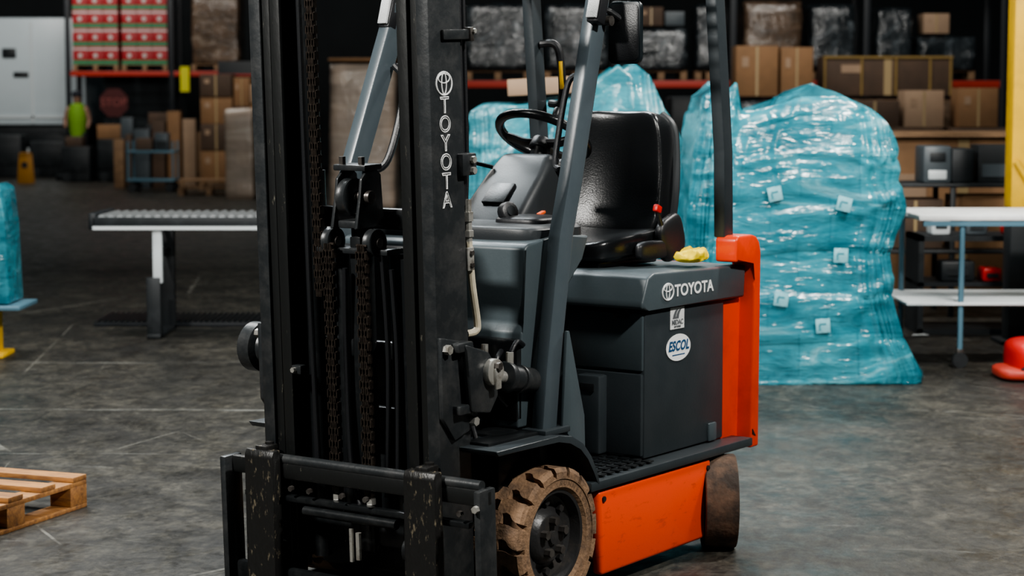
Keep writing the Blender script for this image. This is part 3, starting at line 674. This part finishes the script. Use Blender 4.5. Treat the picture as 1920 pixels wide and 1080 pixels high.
# ================================================================ WRAPPED LOADS
def interp(tab,x):
    if x<=tab[0][0]: return tab[0][1]
    for (a,b_),(c,d) in zip(tab,tab[1:]):
        if x<=c: return b_+(d-b_)*(x-a)/(c-a)
    return tab[-1][1]
def load(name,x0,y0,depth,left,right,top,m,label,cat='wrapped load',amp=.03,seed=0,nl=100,npr=300,group=None,cell=.0):
    b=MB(); bm=b.bm; k=b.mi(m); rows=[]
    cy=y0+depth/2
    def ridge(q): return 1-abs(noise.noise(q))*2
    def hsh(i,j): return noise.cell(Vector((i*1.7+seed+.3,j*2.3+.7,.5)))
    def cells(p,n):
        if not cell: return 0
        t=p.x*abs(n.y)+p.y*abs(n.x); h=.27; w_=.36
        zz=p.z+.03*noise.noise(Vector((p.x*2+seed,p.y*2,0)))
        j=math.floor(zz/h); u_=t/w_+(j%2)*.5; i=math.floor(u_)
        fu=min(u_-i,1-(u_-i))*w_; fz=min(zz/h-j,1-(zz/h-j))*h
        e=min(fu,fz); e=min(1,e/.025)
        return cell*(.5*e+hsh(i,j)-1)
    def disp(p,n):
        a=noise.noise(Vector((p.x*1.7+seed,p.y*1.7,p.z*2.2)))*.8
        r1=max(0,ridge(Vector((p.x*1.6+p.z*2.2+seed,p.y*1.6,p.z*2.2-p.x*1.5)))-.5)*1.0
        r2=max(0,ridge(Vector((p.x*2.4-p.z*2.8,p.y*2.5+seed,p.z*3.5)))-.6)*1.0
        c=noise.noise(Vector((p.x*6+seed,p.y*6,p.z*8)))*.16
        return p+n*((a+r1+r2+c)*amp+cells(p,n))
    for j in range(nl+1):
        t=j/nl; row=[]
        for i in range(npr):
            a=2*math.pi*i/npr; e=.18
            cx=math.copysign(abs(math.cos(a))**e,math.cos(a)); sy_=math.copysign(abs(math.sin(a))**e,math.sin(a))
            zt_=interp(top,(interp(left,1.0)+interp(right,1.0))/2+cx*(interp(right,1.0)-interp(left,1.0))/2)
            z=t*zt_
            xl=interp(left,z);xr=interp(right,z); mx=(xl+xr)/2;hw=(xr-xl)/2
            tb=1-.08*max(0,t-.85)/.15*(1 if abs(sy_)>.8 else .3)
            p=Vector((mx+cx*hw,cy+sy_*depth/2*tb,z)); nn=Vector((cx*abs(math.cos(a)),sy_*abs(math.sin(a)),0)).normalized()
            p=disp(p,nn) if j>0 else p
            row.append(bm.verts.new(p))
        rows.append(row)
    last=rows[-1]; nc=14
    cxm=sum(v.co.x for v in last)/npr; cym=cy
    base=[v.co.copy() for v in last]
    for r_ in range(1,nc):
        f=1-r_/nc; row=[]
        for q in base:
            x=cxm+(q.x-cxm)*f; y=cym+(q.y-cym)*f
            z=interp(top,x)+.03*(1-f)+noise.noise(Vector((x*4+seed,y*4,3)))*amp*1.0
            row.append(bm.verts.new((x,y,z)))
        rows.append(row)
    for A,B_ in zip(rows,rows[1:]):
        for i in range(npr):
            f=bm.faces.new((A[i],A[(i+1)%npr],B_[(i+1)%npr],B_[i])); f.material_index=k
    c=bm.verts.new((cxm,cym,interp(top,cxm)+.03))
    for i in range(npr): f=bm.faces.new((rows[-1][i],rows[-1][(i+1)%npr],c)); f.material_index=k
    bt=bm.faces.new(rows[0][::-1]); bt.material_index=k
    return b.done(name,None,label=label,cat=cat,ang=180,**({'group':group} if group else {}))
LB=load('wrapped_pallet_load',0,11.8,1.10,
 [(0,1.06),(.3,1.04),(.9,1.06),(1.3,1.08),(1.5,1.10),(1.75,1.16)],
 [(0,2.48),(.06,2.48),(.28,2.37),(.53,2.29),(.78,2.27),(.95,2.33),(1.08,2.35),(1.22,2.30),(1.40,2.32),(1.49,2.30),(1.75,2.26)],
 [(1.04,1.72),(1.18,1.74),(1.26,1.81),(1.31,1.62),(1.5,1.61),(1.60,1.62),(1.63,1.69),(1.74,1.73),(1.83,1.775),(1.95,1.73),(2.14,1.64),(2.33,1.48),(2.47,1.40)],
 'blue','goods on a pallet bundled in wrinkled turquoise stretch wrap',amp=.030,seed=3,cell=.013)
for (x,z,rz,ry) in ((1.555,1.145,8,-12),(1.965,1.085,-6,14),(1.95,.78,3,2),(1.60,.52,0,8),(1.85,.36,0,-4)):
    b=MB(); b.box((0,0,0),(.085,.003,.085),'labt',.001); b.box((.0,-.002,.01),(.040,.001,.012),'labp'); b.box((-.02,-.002,-.01),(.012,.001,.035),'labp')
    o=b.done('shipping_label',LB,recenter=False); o.location=Vector((x,11.772,z))-LB.location; o.rotation_euler=(0,R(ry),R(rz))
load('wrapped_pallet_load',0,13.15,1.1,[(0,-.33),(1,-.31),(1.7,-.27)],[(0,1.24),(.8,1.22),(1.4,1.15),(1.6,1.05),(1.9,1.02)],[(-.32,1.62),(-.2,1.66),(.1,1.67),(.46,1.70),(.59,1.80),(.71,1.88),(.81,1.94),(.91,1.86),(1.02,1.62),(1.22,1.40)],'blue2','wide load of boxed goods in pale turquoise stretch wrap',seed=8,cell=.013)
b=MB(); b.bx((-.03,13.17,1.735),(.43,13.6,1.845),'cardl',.004,rot=(0,-3,0)); b.done('cardboard_box',None,label='flat pale cardboard box on the turquoise wrapped load',cat='box')
TL=load('wrapped_pallet_load',0,31,1.2,[(0,-2.85),(2.3,-2.83)],[(0,-1.82),(2.3,-1.82)],[(-3,2.25),(-1.5,2.28)],'clrt','tall stack of tan goods in clear stretch wrap','wrapped load',amp=.02,seed=21,nl=20,npr=80)
b=MB(); b.bx((-.52,-.55,2.31),(.52,.55,2.36),'card',.01); o=b.done('cardboard_lid',TL)

# ================================================================ PALLETS, BOXES, RACKS
def pallet(loc,rz,m='wood',sx=1.2,sy=1.0,label='weathered wooden pallet',group=None,ns=7,sw=.095):
    b=MB()
    for i in range(ns): b.box((0,-sy/2+.05+i*(sy-.1)/(ns-1),.128),(sx,sw,.02),m,.002)
    for x in (-sx/2+.05,0,sx/2-.05):
        b.box((x,0,.107),(.1,sy,.02),m,.002)
        for y in (-sy/2+.06,0,sy/2-.06): b.box((x,y,.058),(.1,.12,.08),m,.002)
        b.box((x,0,.009),(.1,sy,.018),m,.002)
    o=b.done('wooden_pallet',None,label=label,cat='pallet',recenter=False,**({'group':group} if group else {})); o.location=loc; o.rotation_euler=(0,0,rz); return o
d1=Vector((-.36,-.93,0)).normalized(); d2=Vector((-.93,.36,0)).normalized()
cpt=Vector((-1.78,8.22,0))+d1*.5+d2*.6
pallet(cpt,math.atan2(d2.y,d2.x),'woodo',label='empty orange-brown wooden pallet lying on the concrete floor',ns=5,sw=.10)
def carton(x0,x1,y,z0,z1,m='card',label='brown cardboard carton on the racking',dep=.6,tape=True,group=None,rz=0,cat='box',name='cardboard_box'):
    b=MB(); b.bx((x0,y,z0),(x1,y+dep,z1),m,.006)
    if tape:
        w=(x1-x0); b.bx(((x0+x1)/2-w*.03,y-.003,z0+.01),((x0+x1)/2+w*.03,y+.001,z1-.01),'tape'); b.bx((x0+w*.14,y-.005,z0+(z1-z0)*.58),(x0+w*.30,y+.001,z0+(z1-z0)*.78),'cardl')
    return b.done(name,None,label=label,cat=cat,**({'group':group} if group else {}))
def rack(xs,y,levels,ht,dep=1.1,label='dark steel pallet rack with red beams'):
    cx=(xs[0]+xs[-1])/2; W_=xs[-1]-xs[0]
    e=empty('pallet_rack',(cx,y,0),0,label,'rack')
    for x in xs:
        for dy in (0,dep):
            b=MB(); b.box((x-cx,dy,ht/2),(.10,.08,ht),'rackb',.006); b.box((x-cx,dy,.02),(.2,.16,.02),'rackb'); b.done('upright',e)
    for z in levels:
        for dy in (0,dep):
            b=MB(); b.box((0,dy,z-.065),(W_,.05,.11),'rackr',.006); b.done('beam',e)
        b=MB(); b.box((0,dep/2,z-.006),(W_,dep-.1,.012),'rackb'); b.done('shelf_deck',e)
    return e
rack([-1.6,.375,1.62,3.42,5.48,7.6],31.0,[2.02,3.75],5.2,label='dark steel pallet rack with red beams behind the wrapped loads')
def dl(x0,x1,z0,z1,y,m,label,seed,amp=.03):
    o=load('wrapped_pallet_load',0,y,1.0,[(0,x0),(z1-z0,x0)],[(0,x1),(z1-z0,x1)],[(x0-1,z1-z0),(x1+1,z1-z0)],m,label,amp=amp,seed=seed,nl=14,npr=64,group='wrapped pallet loads on the racking')
    o.location.z=z0; return o
for (a,c,h,m,s,lb) in ((-1.45,-.80,.9,'clrb',51,'brown cartons in clear wrap on a rack pallet'),(-.72,.28,1.0,'clr',1,'grey boxed goods in clear stretch wrap on the rack'),(.50,1.48,1.0,'clr',2,'dark goods in clear wrap on a rack pallet'),(1.92,2.72,.62,'clr',4,'grey bottled goods in clear wrap on a rack pallet'),(2.85,3.28,1.0,'clr',9,'dark goods in clear wrap on a rack pallet'),(3.6,4.5,1.05,'clrb',35,'brown cartons in clear wrap on a rack pallet'),(4.62,5.32,1.0,'clr',36,'dark goods in clear wrap on a rack pallet'),(5.65,6.2,.95,'clr',37,'dark goods in clear wrap on a rack pallet'),(6.3,7.2,.5,'clr',6,'dark goods in clear wrap on a rack pallet')):
    dl(a,c,2.18,2.18+h,31.1,m,lb,s); pallet(((a+c)/2,31.6,2.022),0,'wood',(c-a),.9,'wooden pallet on a rack beam','pallets on the racking')
carton(1.98,2.35,31.2,2.86,3.15,'cardd','dark carton on top of wrapped bottled goods',dep=.5); carton(2.38,2.68,31.2,2.86,3.08,'mach','grey crate on top of wrapped bottled goods',dep=.5,tape=False); carton(6.4,6.8,31.2,2.74,3.05,'cardl','pale carton on top of wrapped goods',dep=.5)
dl(3.15,4.36,0,1.70,28.6,'clr','dark goods in clear wrap standing on the floor',31)
carton(3.20,3.80,28.6,1.76,2.48,'card','large brown cardboard carton on a dark wrapped load'); carton(3.84,4.30,28.6,1.76,2.46,'card','large brown cardboard carton on a dark wrapped load')
dl(4.5,6.5,0,1.72,29.3,'clrb','brown cartons in clear wrap standing on the floor',33)
CF=carton(4.55,6.45,29.3,1.77,2.35,'cardd','long dark cardboard carton with yellow wooden battens',dep=.6)
for x in (4.56,5.1,5.6,6.1,6.40):
    b=MB(); b.bx((x,29.275,1.78),(x+.03,29.298,2.31),'ybat'); o=b.done('batten',CF); o.location-=CF.location
b=MB(); b.bx((4.55,29.275,2.315),(6.45,29.298,2.35),'ybat'); o=b.done('batten',CF); o.location-=CF.location
carton(5.62,7.0,25.5,0,1.35,'cardd','dark brown carton stack on the floor',tape=False)
carton(4.28,5.55,25.7,0,1.34,'cardd','dark brown carton stack on the floor',tape=False)
carton(5.05,5.55,25.7,1.36,1.83,'cardl','pale carton with a label on a carton stack',dep=.5); carton(5.70,6.20,25.5,1.36,1.86,'card','brown carton with a label on a carton stack',dep=.5); carton(4.35,4.98,25.7,1.36,1.70,'cardd','dark brown carton on a carton stack',dep=.5)
b=MB(); b.bx((1.85,24,.0),(2.75,25.2,1.25),'dark',.05); b.bx((1.9,23.95,1.25),(2.6,24.9,1.75),'dark',.05); b.bx((1.75,23.9,.85),(2.8,24.0,1.0),'rackr',.01); b.cyl((2.0,23.85,.25),(2.0,24.1,.25),.25,'dark'); b.done('forklift_truck',None,label='dark parked industrial truck with a red bumper',cat='truck')
RL=rack([-9.75,-7.48,-5.55],44,[2.36,4.6],5.5,label='dark steel pallet rack with red beams and drink cases')
b=MB(); b.bx((-7.28+7.65,-.08,1.9),(-7.08+7.65,-.05,2.45),'yg'); b.bx((.44,-.07,2.3),(.5,-.02,2.34),'yg'); b.done('aisle_tag',RL,label='yellow aisle tag')
case=None
for sx_ in (-9.66,-8.58):
    pallet((sx_+.5,44.55,2.362),0,'wood',1.0,1.0,'wooden pallet on a rack beam','pallets on the racking')
    for r_ in range(4):
        for c_ in range(3):
            x=sx_+c_*.335; z=2.503+r_*.40
            if case is None:
                b=MB(); b.bx((0,0,0),(.325,.9,.395),'redp',.008); b.bx((-.002,-.004,.0),(.327,.002,.09),'grn'); b.bx((-.002,-.004,.31),(.327,.002,.35),'dull'); b.cyl((.16,-.006,.19),(.16,0,.19),.05,'dull',16)
                case=b.done('drink_case',None,recenter=False,label='red and green case of canned drinks on a pallet',cat='drink case',group='drink cases on the rack'); o=case
            else: o=case.copy(); COL.objects.link(o)
            o.location=(x,44.1,z)
pallet((-6.5,44.55,2.362),0,'wood',1.1,1.0,'wooden pallet on a rack beam','pallets on the racking')
dl(-7.05,-6.0,2.51,4.0,44.1,'clrb','brown cartons in clear wrap on the rack',41)
b=MB(); b.bx((-9.4,46,.0),(-7.5,46.1,2.3),'mach')
for i in range(8): b.bx((-9.4,45.97,.25*i+.1),(-7.5,46,.25*i+.13),'gryd')
b.done('door_1',kind='structure',label='grey sectional dock door')
S=MB(); pts=[(-8.62+.33*math.cos(a+math.pi/8),1.66+.33*math.sin(a+math.pi/8)) for a in [2*math.pi*i/8 for i in range(8)]]
S.prism(pts,'y',43.3,43.33,'sign'); S.cyl((-8.62,43.36,0),(-8.62,43.36,1.7),.03,'dark',10)
S=S.done('stop_sign',None,label='dark red octagonal stop sign on a post',cat='stop sign')
text('sign_lettering','STOP',.24,'signt',face_cam(Vector((-8.62,43.29,1.66))-S.location),S,.004)
TR=empty('truck_trailer',(-11.2,46,0),0,'white box truck body parked at the dock','truck')
b=MB(); b.bx((-2.0,0,1.15),(1.4,3,3.6),'whp',.04); b.bx((-2.0,-.03,1.30),(1.4,0,1.36),'silv'); b.bx((.15,-.03,1.2),(.2,.0,3.5),'silv'); b.done('cargo_box',TR)
b=MB(); b.bx((-.5,-.04,2.68),(-.18,.0,2.9),'dark',.02); b.done('latch',TR)
b=MB(); b.bx((-.25,-.04,2.24),(.1,0,2.36),'dark',.02); b.done('latch',TR)
b=MB(); b.bx((-2,.1,.75),(1.4,2.9,1.15),'dark',.02); b.bx((-.2,-.1,.5),(1.3,.05,.62),'silv',.01); b.done('undercarriage',TR)
for x in (-.9,.6):
    b=MB(); b.cyl((x,.1,.5),(x,.5,.5),.5,'dark',28,bev=.05); b.cyl((x,.06,.5),(x,.1,.5),.2,'stld'); b.done('wheel',TR)
me=bpy.data.meshes.new('person'); V=[(0,0,.95),(0,0,1.15),(0,0,1.38),(0,0,1.50),(0,-.02,1.62),(0,-.02,1.72),(.1,0,.88),(.12,0,.5),(.12,.02,.08),(.12,-.1,.04),(-.1,0,.88),(-.11,-.05,.5),(-.12,.04,.08),(-.12,-.1,.04),(.19,0,1.40),(.26,-.02,1.15),(.24,-.16,.98),(-.19,0,1.40),(-.26,-.02,1.15),(-.22,-.18,1.0)]
E=[(0,1),(1,2),(2,3),(3,4),(4,5),(0,6),(6,7),(7,8),(8,9),(0,10),(10,11),(11,12),(12,13),(2,14),(14,15),(15,16),(2,17),(17,18),(18,19)]
rad=[.15,.14,.17,.06,.095,.08,.10,.07,.05,.04,.10,.07,.05,.04,.075,.05,.035,.075,.05,.035]
me.from_pydata(V,E,[]); me.update(); me.materials.append(M['skin'])
po=bpy.data.objects.new('person',me); COL.objects.link(po); po.location=(-9.35,43.0,.12); po['label']='person in a hi-vis vest standing near the dock'; po['category']='person'
sk=po.modifiers.new('s','SKIN'); sv=me.skin_vertices[0].data
for i,r_ in enumerate(rad): sv[i].radius=(r_,r_)
sv[0].use_root=True
po.modifiers.new('ss','SUBSURF').levels=1
b=MB(); b.lathe([(.17,.80),(.19,1.1),(.20,1.35),(.15,1.50),(.08,1.53)],(0,0,0),'hivd',20,'z'); o=b.done('vest',po,recenter=False)
b=MB()
for x in (.11,-.11): b.lathe([(.09,.1),(.11,.5),(.12,.9)],(x,0,0),'navy',14,'z')
b.done('trousers',po,recenter=False)
b=MB(); b.sup((0,-.0,1.72),(.22,.24,.16),'navy',.8); b.done('cap',po,recenter=False)
b=MB(); b.bx((-9.75,42.6,0),(-8.9,43.25,.12),'dark',.01); b.done('floor_platform',None,label='low dark platform under a person',cat='platform')
b=MB(); b.prism([(-.16,0),(.16,0),(.11,.62),(-.11,.62)],'y',-.1,-.08,'yeld',.004); b.prism([(-.16,0),(.16,0),(.11,.62),(-.11,.62)],'y',.1,.12,'yeld',.004); b.box((0,0,.62),(.2,.24,.03),'yeld',.008); b.box((0,-.103,.38),(.12,.004,.12),'dark')
b.done('wet_floor_sign',None,loc=(-10.05,41.2,0),label='amber folding wet floor sign on the aisle floor',cat='wet floor sign')
CT=empty('trolley',(-6.75,37.5,0),0,'blue platform trolley with black castors','trolley')
b=MB(); b.box((0,0,.22),(.9,.6,.05),'teal',.01); b.box((0,0,.75),(.9,.6,.04),'teal',.01)
for x in (-.42,.42):
    for y in (-.27,.27): b.cyl((x,y,.2),(x,y,.95),.02,'teal',10)
b.done('frame',CT)
for x in (-.35,.35):
    for y in (-.25,.25):
        b=MB(); b.cyl((x,y-.03,.09),(x,y+.03,.09),.09,'dark',16); b.cyl((x,y,.09),(x,y,.2),.02,'stld',8); b.done('castor',CT)
b=MB(); b.bx((-7.05,37.4,.775),(-6.75,37.7,1.0),'cardd',.01); b.done('cardboard_box',None,label='small dark carton on the blue trolley',cat='box')
b=MB(); b.bx((-6.70,37.4,.775),(-6.45,37.7,1.1),'mach',.01); b.bx((-6.68,37.39,.8),(-6.47,37.4,.95),'dark'); b.done('plastic_crate',None,label='grey plastic crate on the blue trolley',cat='crate')
for (x0,x1,z1,m,lb) in ((-7.75,-7.55,.95,'wood','wooden board standing upright'),(-6.40,-6.15,1.35,'cardl','pale board standing upright'),(-6.7,-6.45,1.5,'card','brown board standing upright'),(-7.35,-7.05,1.15,'mach','grey panel standing upright'),(-7.0,-6.75,1.3,'cardd','dark brown board standing upright'),(-6.12,-6.02,1.1,'wood','narrow wooden board standing upright'),(-7.52,-7.40,1.05,'cardd','narrow dark board standing upright')):
    b=MB(); b.bx((x0,38.8,0),(x1,39.1,z1),m,.01); o=b.done('board',None,label=lb,cat='board')
cols=((-5.93,.60,(.62,.50,.52,.42),('card','cardd','card','cardd')),(-5.30,.30,(.45,.60,.40,.55),('cardl','card','cardd','card')),(-4.98,.42,(.58,.44,.50,.35),('cardd','cardl','card','cardl')))
for (x0,w,hs,ms) in cols:
    z=.142
    for h,m in zip(hs,ms):
        carton(x0,x0+w,38+random.uniform(0,.12),z+.002,z+h,m,'brown cardboard carton in a tall stack beside the aisle',group='stacked cartons beside the aisle',dep=.7); z+=h
pallet((-5.25,38.4,0),0,'wood',1.42,1.0,'wooden pallet under a stack of cartons'); pallet((-5.5,36.3,0),.1,'wood',1.1,.9,'empty wooden pallet on the floor by the carton stack'); pallet((-5.5,36.3,.14),.16,'wood',1.1,.9,'empty wooden pallet on top of another pallet')
b=MB(); b.bx((-5.95,40.5,0),(-4.6,41.3,2.5),'dark',.02)
for z in (.8,1.5,2.2): b.bx((-5.9,40.47,z),(-4.65,40.5,z+.04),'rackr')
b.done('storage_cabinet',None,label='dark tall storage cabinet behind the carton stacks',cat='cabinet')
dl(-4.95,-4.45,0,1.55,34.3,'clrt','tan goods in clear wrap on the floor',55)
for (x,w,h,y,m) in ((-11.3,.8,.95,44.3,'dark'),(-10.4,.8,.8,44.6,'dark'),(-8.35,.8,.9,42.0,'dark'),(-7.4,.7,1.2,42.2,'dark'),(-9.15,.6,.75,41.8,'dark'),(-12.1,.7,1.2,43.8,'mach')):
    b=MB(); b.bx((x-w/2,y,0),(x+w/2,y+.6,h),m,.04); b.bx((x-w/2+.05,y-.02,h*.3),(x+w/2-.05,y,h*.8),'dark',.01); b.cyl((x-w*.3,y-.03,.1),(x-w*.3,y+.05,.1),.1,'dark',14); b.done('equipment_cabinet',None,label='dark wheeled equipment cabinet near the dock',cat='cabinet',group='equipment cabinets by the dock')
for (x,w,z0,h,y,m) in ((-8.5,.5,.902,.3,42.1,'card'),(-7.5,.4,1.202,.25,42.3,'cardd'),(-9.2,.35,.752,.2,41.9,'cardd'),(-8.12,.25,.902,.45,42.1,'mach')):
    carton(x-w/2,x+w/2,y,z0,z0+h,m,'small carton on top of an equipment cabinet',dep=.4,tape=False,group='small cartons on the cabinets')

# ================================================================ CONVEYOR
CV=empty('roller_conveyor',(-1.9,14.45,0),0,'grey roller conveyor section on black and silver legs','conveyor')
for y in (-.33,.33):
    b=MB(); b.box((0,y,.83),(2.15,.04,.08),'dark',.004); b.box((0,y-.023,.795),(2.15,.006,.025),'silv'); b.done('side_rail',CV)
for i in range(32):
    b=MB(); b.cyl((-1.02+i*.066,-.31,.865),(-1.02+i*.066,.31,.865),.024,'alu',12); b.done('roller',CV)
b=MB(); b.box((-1.08,0,.84),(.05,.70,.12),'dark',.01); b.done('end_cap',CV)
for x in (-.655,.75):
    b=MB(); b.box((x+.03,-.3,.60),(.065,.05,.40),'silv',.004); b.box((x,-.3,.22),(.10,.07,.44),'dark',.006); b.box((x,.3,.4),(.10,.07,.8),'dark',.006); b.box((x,0,.02),(.10,.7,.03),'dark',.004); b.box((x,0,.60),(.04,.6,.04),'dark'); b.done('leg',CV)
b=MB(); b.bx((-3.15,14.9,0),(-1.7,15.55,.03),'rackb',.003)
for i in range(34): b.bx((-3.14+i*.0425,14.91,.03),(-3.14+i*.0425+.02,15.54,.045),'blk')
b.done('cable_protector',None,label='dark ribbed rubber cable protector strip on the floor',cat='cable protector')
BE=empty('lift_table',(-3.5,13.2,0),0,'blue wrapped column on a yellow steel base','equipment')
b=MB(); b.prism([(-.35,.36),(.20,.36),(.18,.9),(.16,1.12),(.10,1.16),(.04,1.05),(-.3,1.1)],'y',-.2,.2,'blue',.02,3); b.done('wrapped_column',BE)
b=MB(); b.box((-.05,0,.34),(.66,.5,.03),'teal',.006); b.done('base_plate',BE)
b=MB(); b.bx((-.15,-.1,.02),(.08,.1,.325),'yel',.01); b.bx((-.2,-.16,0),(.14,.16,.03),'yel',.005); b.done('foot',BE)
# ================================================================ RIGHT SIDE
TB=empty('work_table',(3.05,13.0,0),0,'white-topped steel table with lower shelf on castors','table')
b=MB(); b.bx((-.48,-.45,.94),(.75,.45,.975),'paper',.006); b.done('table_top',TB)
b=MB(); b.bx((-.55,-.45,.40),(.75,.45,.42),'silv',.006); b.done('lower_shelf',TB)
for x,y in ((-.20,-.42),(-.42,.4),(.65,-.42),(.65,.4)):
    b=MB(); b.cyl((x,y,.12),(x,y,.94),.018,'teal',12); b.cyl((x,y-.02,.05),(x,y+.02,.05),.05,'dark',16); b.box((x,y,.10),(.04,.03,.05),'stld',.004); b.done('leg',TB)
for y in (-.43,.43):
    b=MB(); b.box((.1,y,.92),(1.1,.03,.03),'teal'); b.done('frame_rail',TB)
BN=empty('packing_bench',(3.55,15.9,0),0,'black steel packing bench with shelves','bench')
b=MB(); b.bx((-.65,-.35,1.02),(.75,.35,1.05),'dark',.005); b.done('bench_top',BN)
b=MB(); b.bx((-.65,-.35,.5),(.75,.35,.53),'dark',.005); b.done('shelf',BN)
for x in (-.62,-.1,.72):
    for y in (-.32,.32):
        b=MB(); b.box((x,y,.51),(.04,.04,1.02),'dark',.004); b.done('leg',BN)
PR_=empty('label_printer',(3.42,15.75,1.052),0,'grey and black desktop label printer on the bench','printer')
b=MB(); b.bx((-.20,-.15,0),(.02,.2,.29),'mach',.02); b.bx((.02,-.15,0),(.2,.2,.27),'dark',.02); b.done('housing',PR_)
b=MB(); b.bx((-.15,-.165,.17),(-.03,-.145,.24),'dark',.004); b.done('display',PR_)
b=MB(); b.bx((-.16,-.165,.03),(-.02,-.145,.10),'silv',.004); b.done('label_slot',PR_)
b=MB(); b.bx((3.66,15.65,1.052),(3.98,15.95,1.35),'dark',.01); b.bx((3.69,15.64,1.10),(3.95,15.65,1.2),'mach'); b.done('monitor_box',None,label='black electronic box on the packing bench',cat='computer')
carton(2.97,3.40,15.7,.533,.92,'cardd','dark carton on the bench shelf',dep=.4); carton(3.5,4.15,15.7,.533,.95,'card','brown carton on the bench shelf',tape=False,dep=.4)
carton(3.05,4.6,16.9,.0,1.38,'card','large brown carton behind the packing bench',dep=.8); b=MB(); b.bx((3.0,16.8,1.39),(4.7,17.8,1.43),'wood'); b.done('wooden_board',None,label='wooden board laid on a large carton',cat='board')
b=MB(); b.bx((2.95,14.4,.0),(3.9,14.9,.04),'dark')
for x in (2.97,3.88): b.bx((x-.02,14.4,0),(x+.02,14.9,.72),'dark')
b.bx((2.95,14.4,.68),(3.9,14.9,.72),'dark'); b.bx((2.95,14.4,.35),(3.9,14.9,.38),'dark'); b.done('shelf_unit',None,label='low dark shelf unit behind the white table',cat='shelf')
for (x,z,m,w,h,lb) in ((3.12,.722,'silv',.14,.16,'white folded paper pack on the shelf'),(3.5,.382,'red',.14,.10,'red tool box on the shelf'),(3.65,.722,'red',.12,.08,'red packing tape dispenser'),(3.25,.382,'dark',.25,.15,'dark bin on the shelf'),(3.75,.382,'yel',.12,.12,'yellow container on the shelf'),(3.38,.722,'mach',.16,.12,'grey bin on the shelf')):
    b=MB(); b.bx((x-w/2,14.45,z),(x+w/2,14.65,z+h),m,.02); b.bx((x-w*.3,14.44,z+h*.3),(x+w*.3,14.45,z+h*.6),'dark'); b.done('container',None,label=lb,cat='container')
YP=empty('safety_post',(3.62,13.9,0),0,'yellow steel upright with black foot and diagonal brace','post')
b=MB(); b.bx((-.16,-.1,.95),(.1,.1,3.2),'yel',.01); b.done('upright',YP)
b=MB(); b.bx((-.16,-.1,0),(.1,.1,.95),'dark',.01); b.bx((-.22,-.16,0),(.16,.16,.03),'dark',.004); b.done('foot',YP)
b=MB(); b.cyl((-.14,-.13,1.28),(.2,-.13,.75),.02,'yel',10); b.done('brace',YP)
b=MB(); b.sup((3.26,12.15,.12),(.42,.5,.24),'red',.5); b.sup((3.16,12.1,.04),(.4,.4,.08),'rackr',.5); b.cyl((3.12,11.92,.05),(3.12,11.96,.05),.05,'dark',14); b.done('pallet_jack',None,label='red painted pallet jack body on the floor',cat='pallet jack')
for (x,y) in ((2.95,14.3),(.93,9.13)):
    b=MB(); pts=[(x-.06,y-.02,.006),(x+.0,y-.04,.012),(x+.07,y-.01,.004),(x+.04,y+.05,.01),(x-.05,y+.04,.003)]
    b.hull([Vector(p) for p in pts]+[Vector(p)+Vector((0,0,.002)) for p in pts],[(4,3,2,1,0),(5,6,7,8,9)]+[(i,(i+1)%5,5+(i+1)%5,5+i) for i in range(5)],'paper'); b.done('paper_scrap',None,label='torn white paper scrap on the concrete',cat='paper scrap',group='paper scraps on the floor')

# ================================================================ LIGHTS
w=bpy.data.worlds.new('world'); SC.world=w; w.use_nodes=True
bg=w.node_tree.nodes['Background']; bg.inputs[0].default_value=(.48,.74,.82,1); bg.inputs[1].default_value=.06
def area(loc,tgt,sx,sy,power,col=(1,.97,.92)):
    l=bpy.data.lights.new('ceiling_light','AREA'); l.shape='RECTANGLE'; l.size=sx; l.size_y=sy; l.energy=power; l.color=col
    o=bpy.data.objects.new('ceiling_light',l); COL.objects.link(o); o.location=loc
    d=Vector(tgt)-Vector(loc); o.rotation_euler=d.to_track_quat('-Z','Y').to_euler(); return o
area((3.0,3.8,4.8),(0,7,.6),.5,.25,350)
area((-3.6,4.0,4.6),(-.3,7,.7),.6,.3,430)
area((-1.5,9.8,5.2),(-.2,7.5,0),2.5,.3,340,(.9,.97,1))
area((3.4,9.2,5.0),(1.8,12,.7),1.2,.25,380)
area((-3.5,13,5.5),(-2.8,14.2,0),2,.5,260)
area((2,15.5,6),(2,14,0),3,.5,210)
area((-6,34,7.5),(-6,38,0),6,2,350)
area((3,25,7),(4,30,1.5),8,2,420)
area((-10,40,6.5),(-11,46,2),3,1,230)
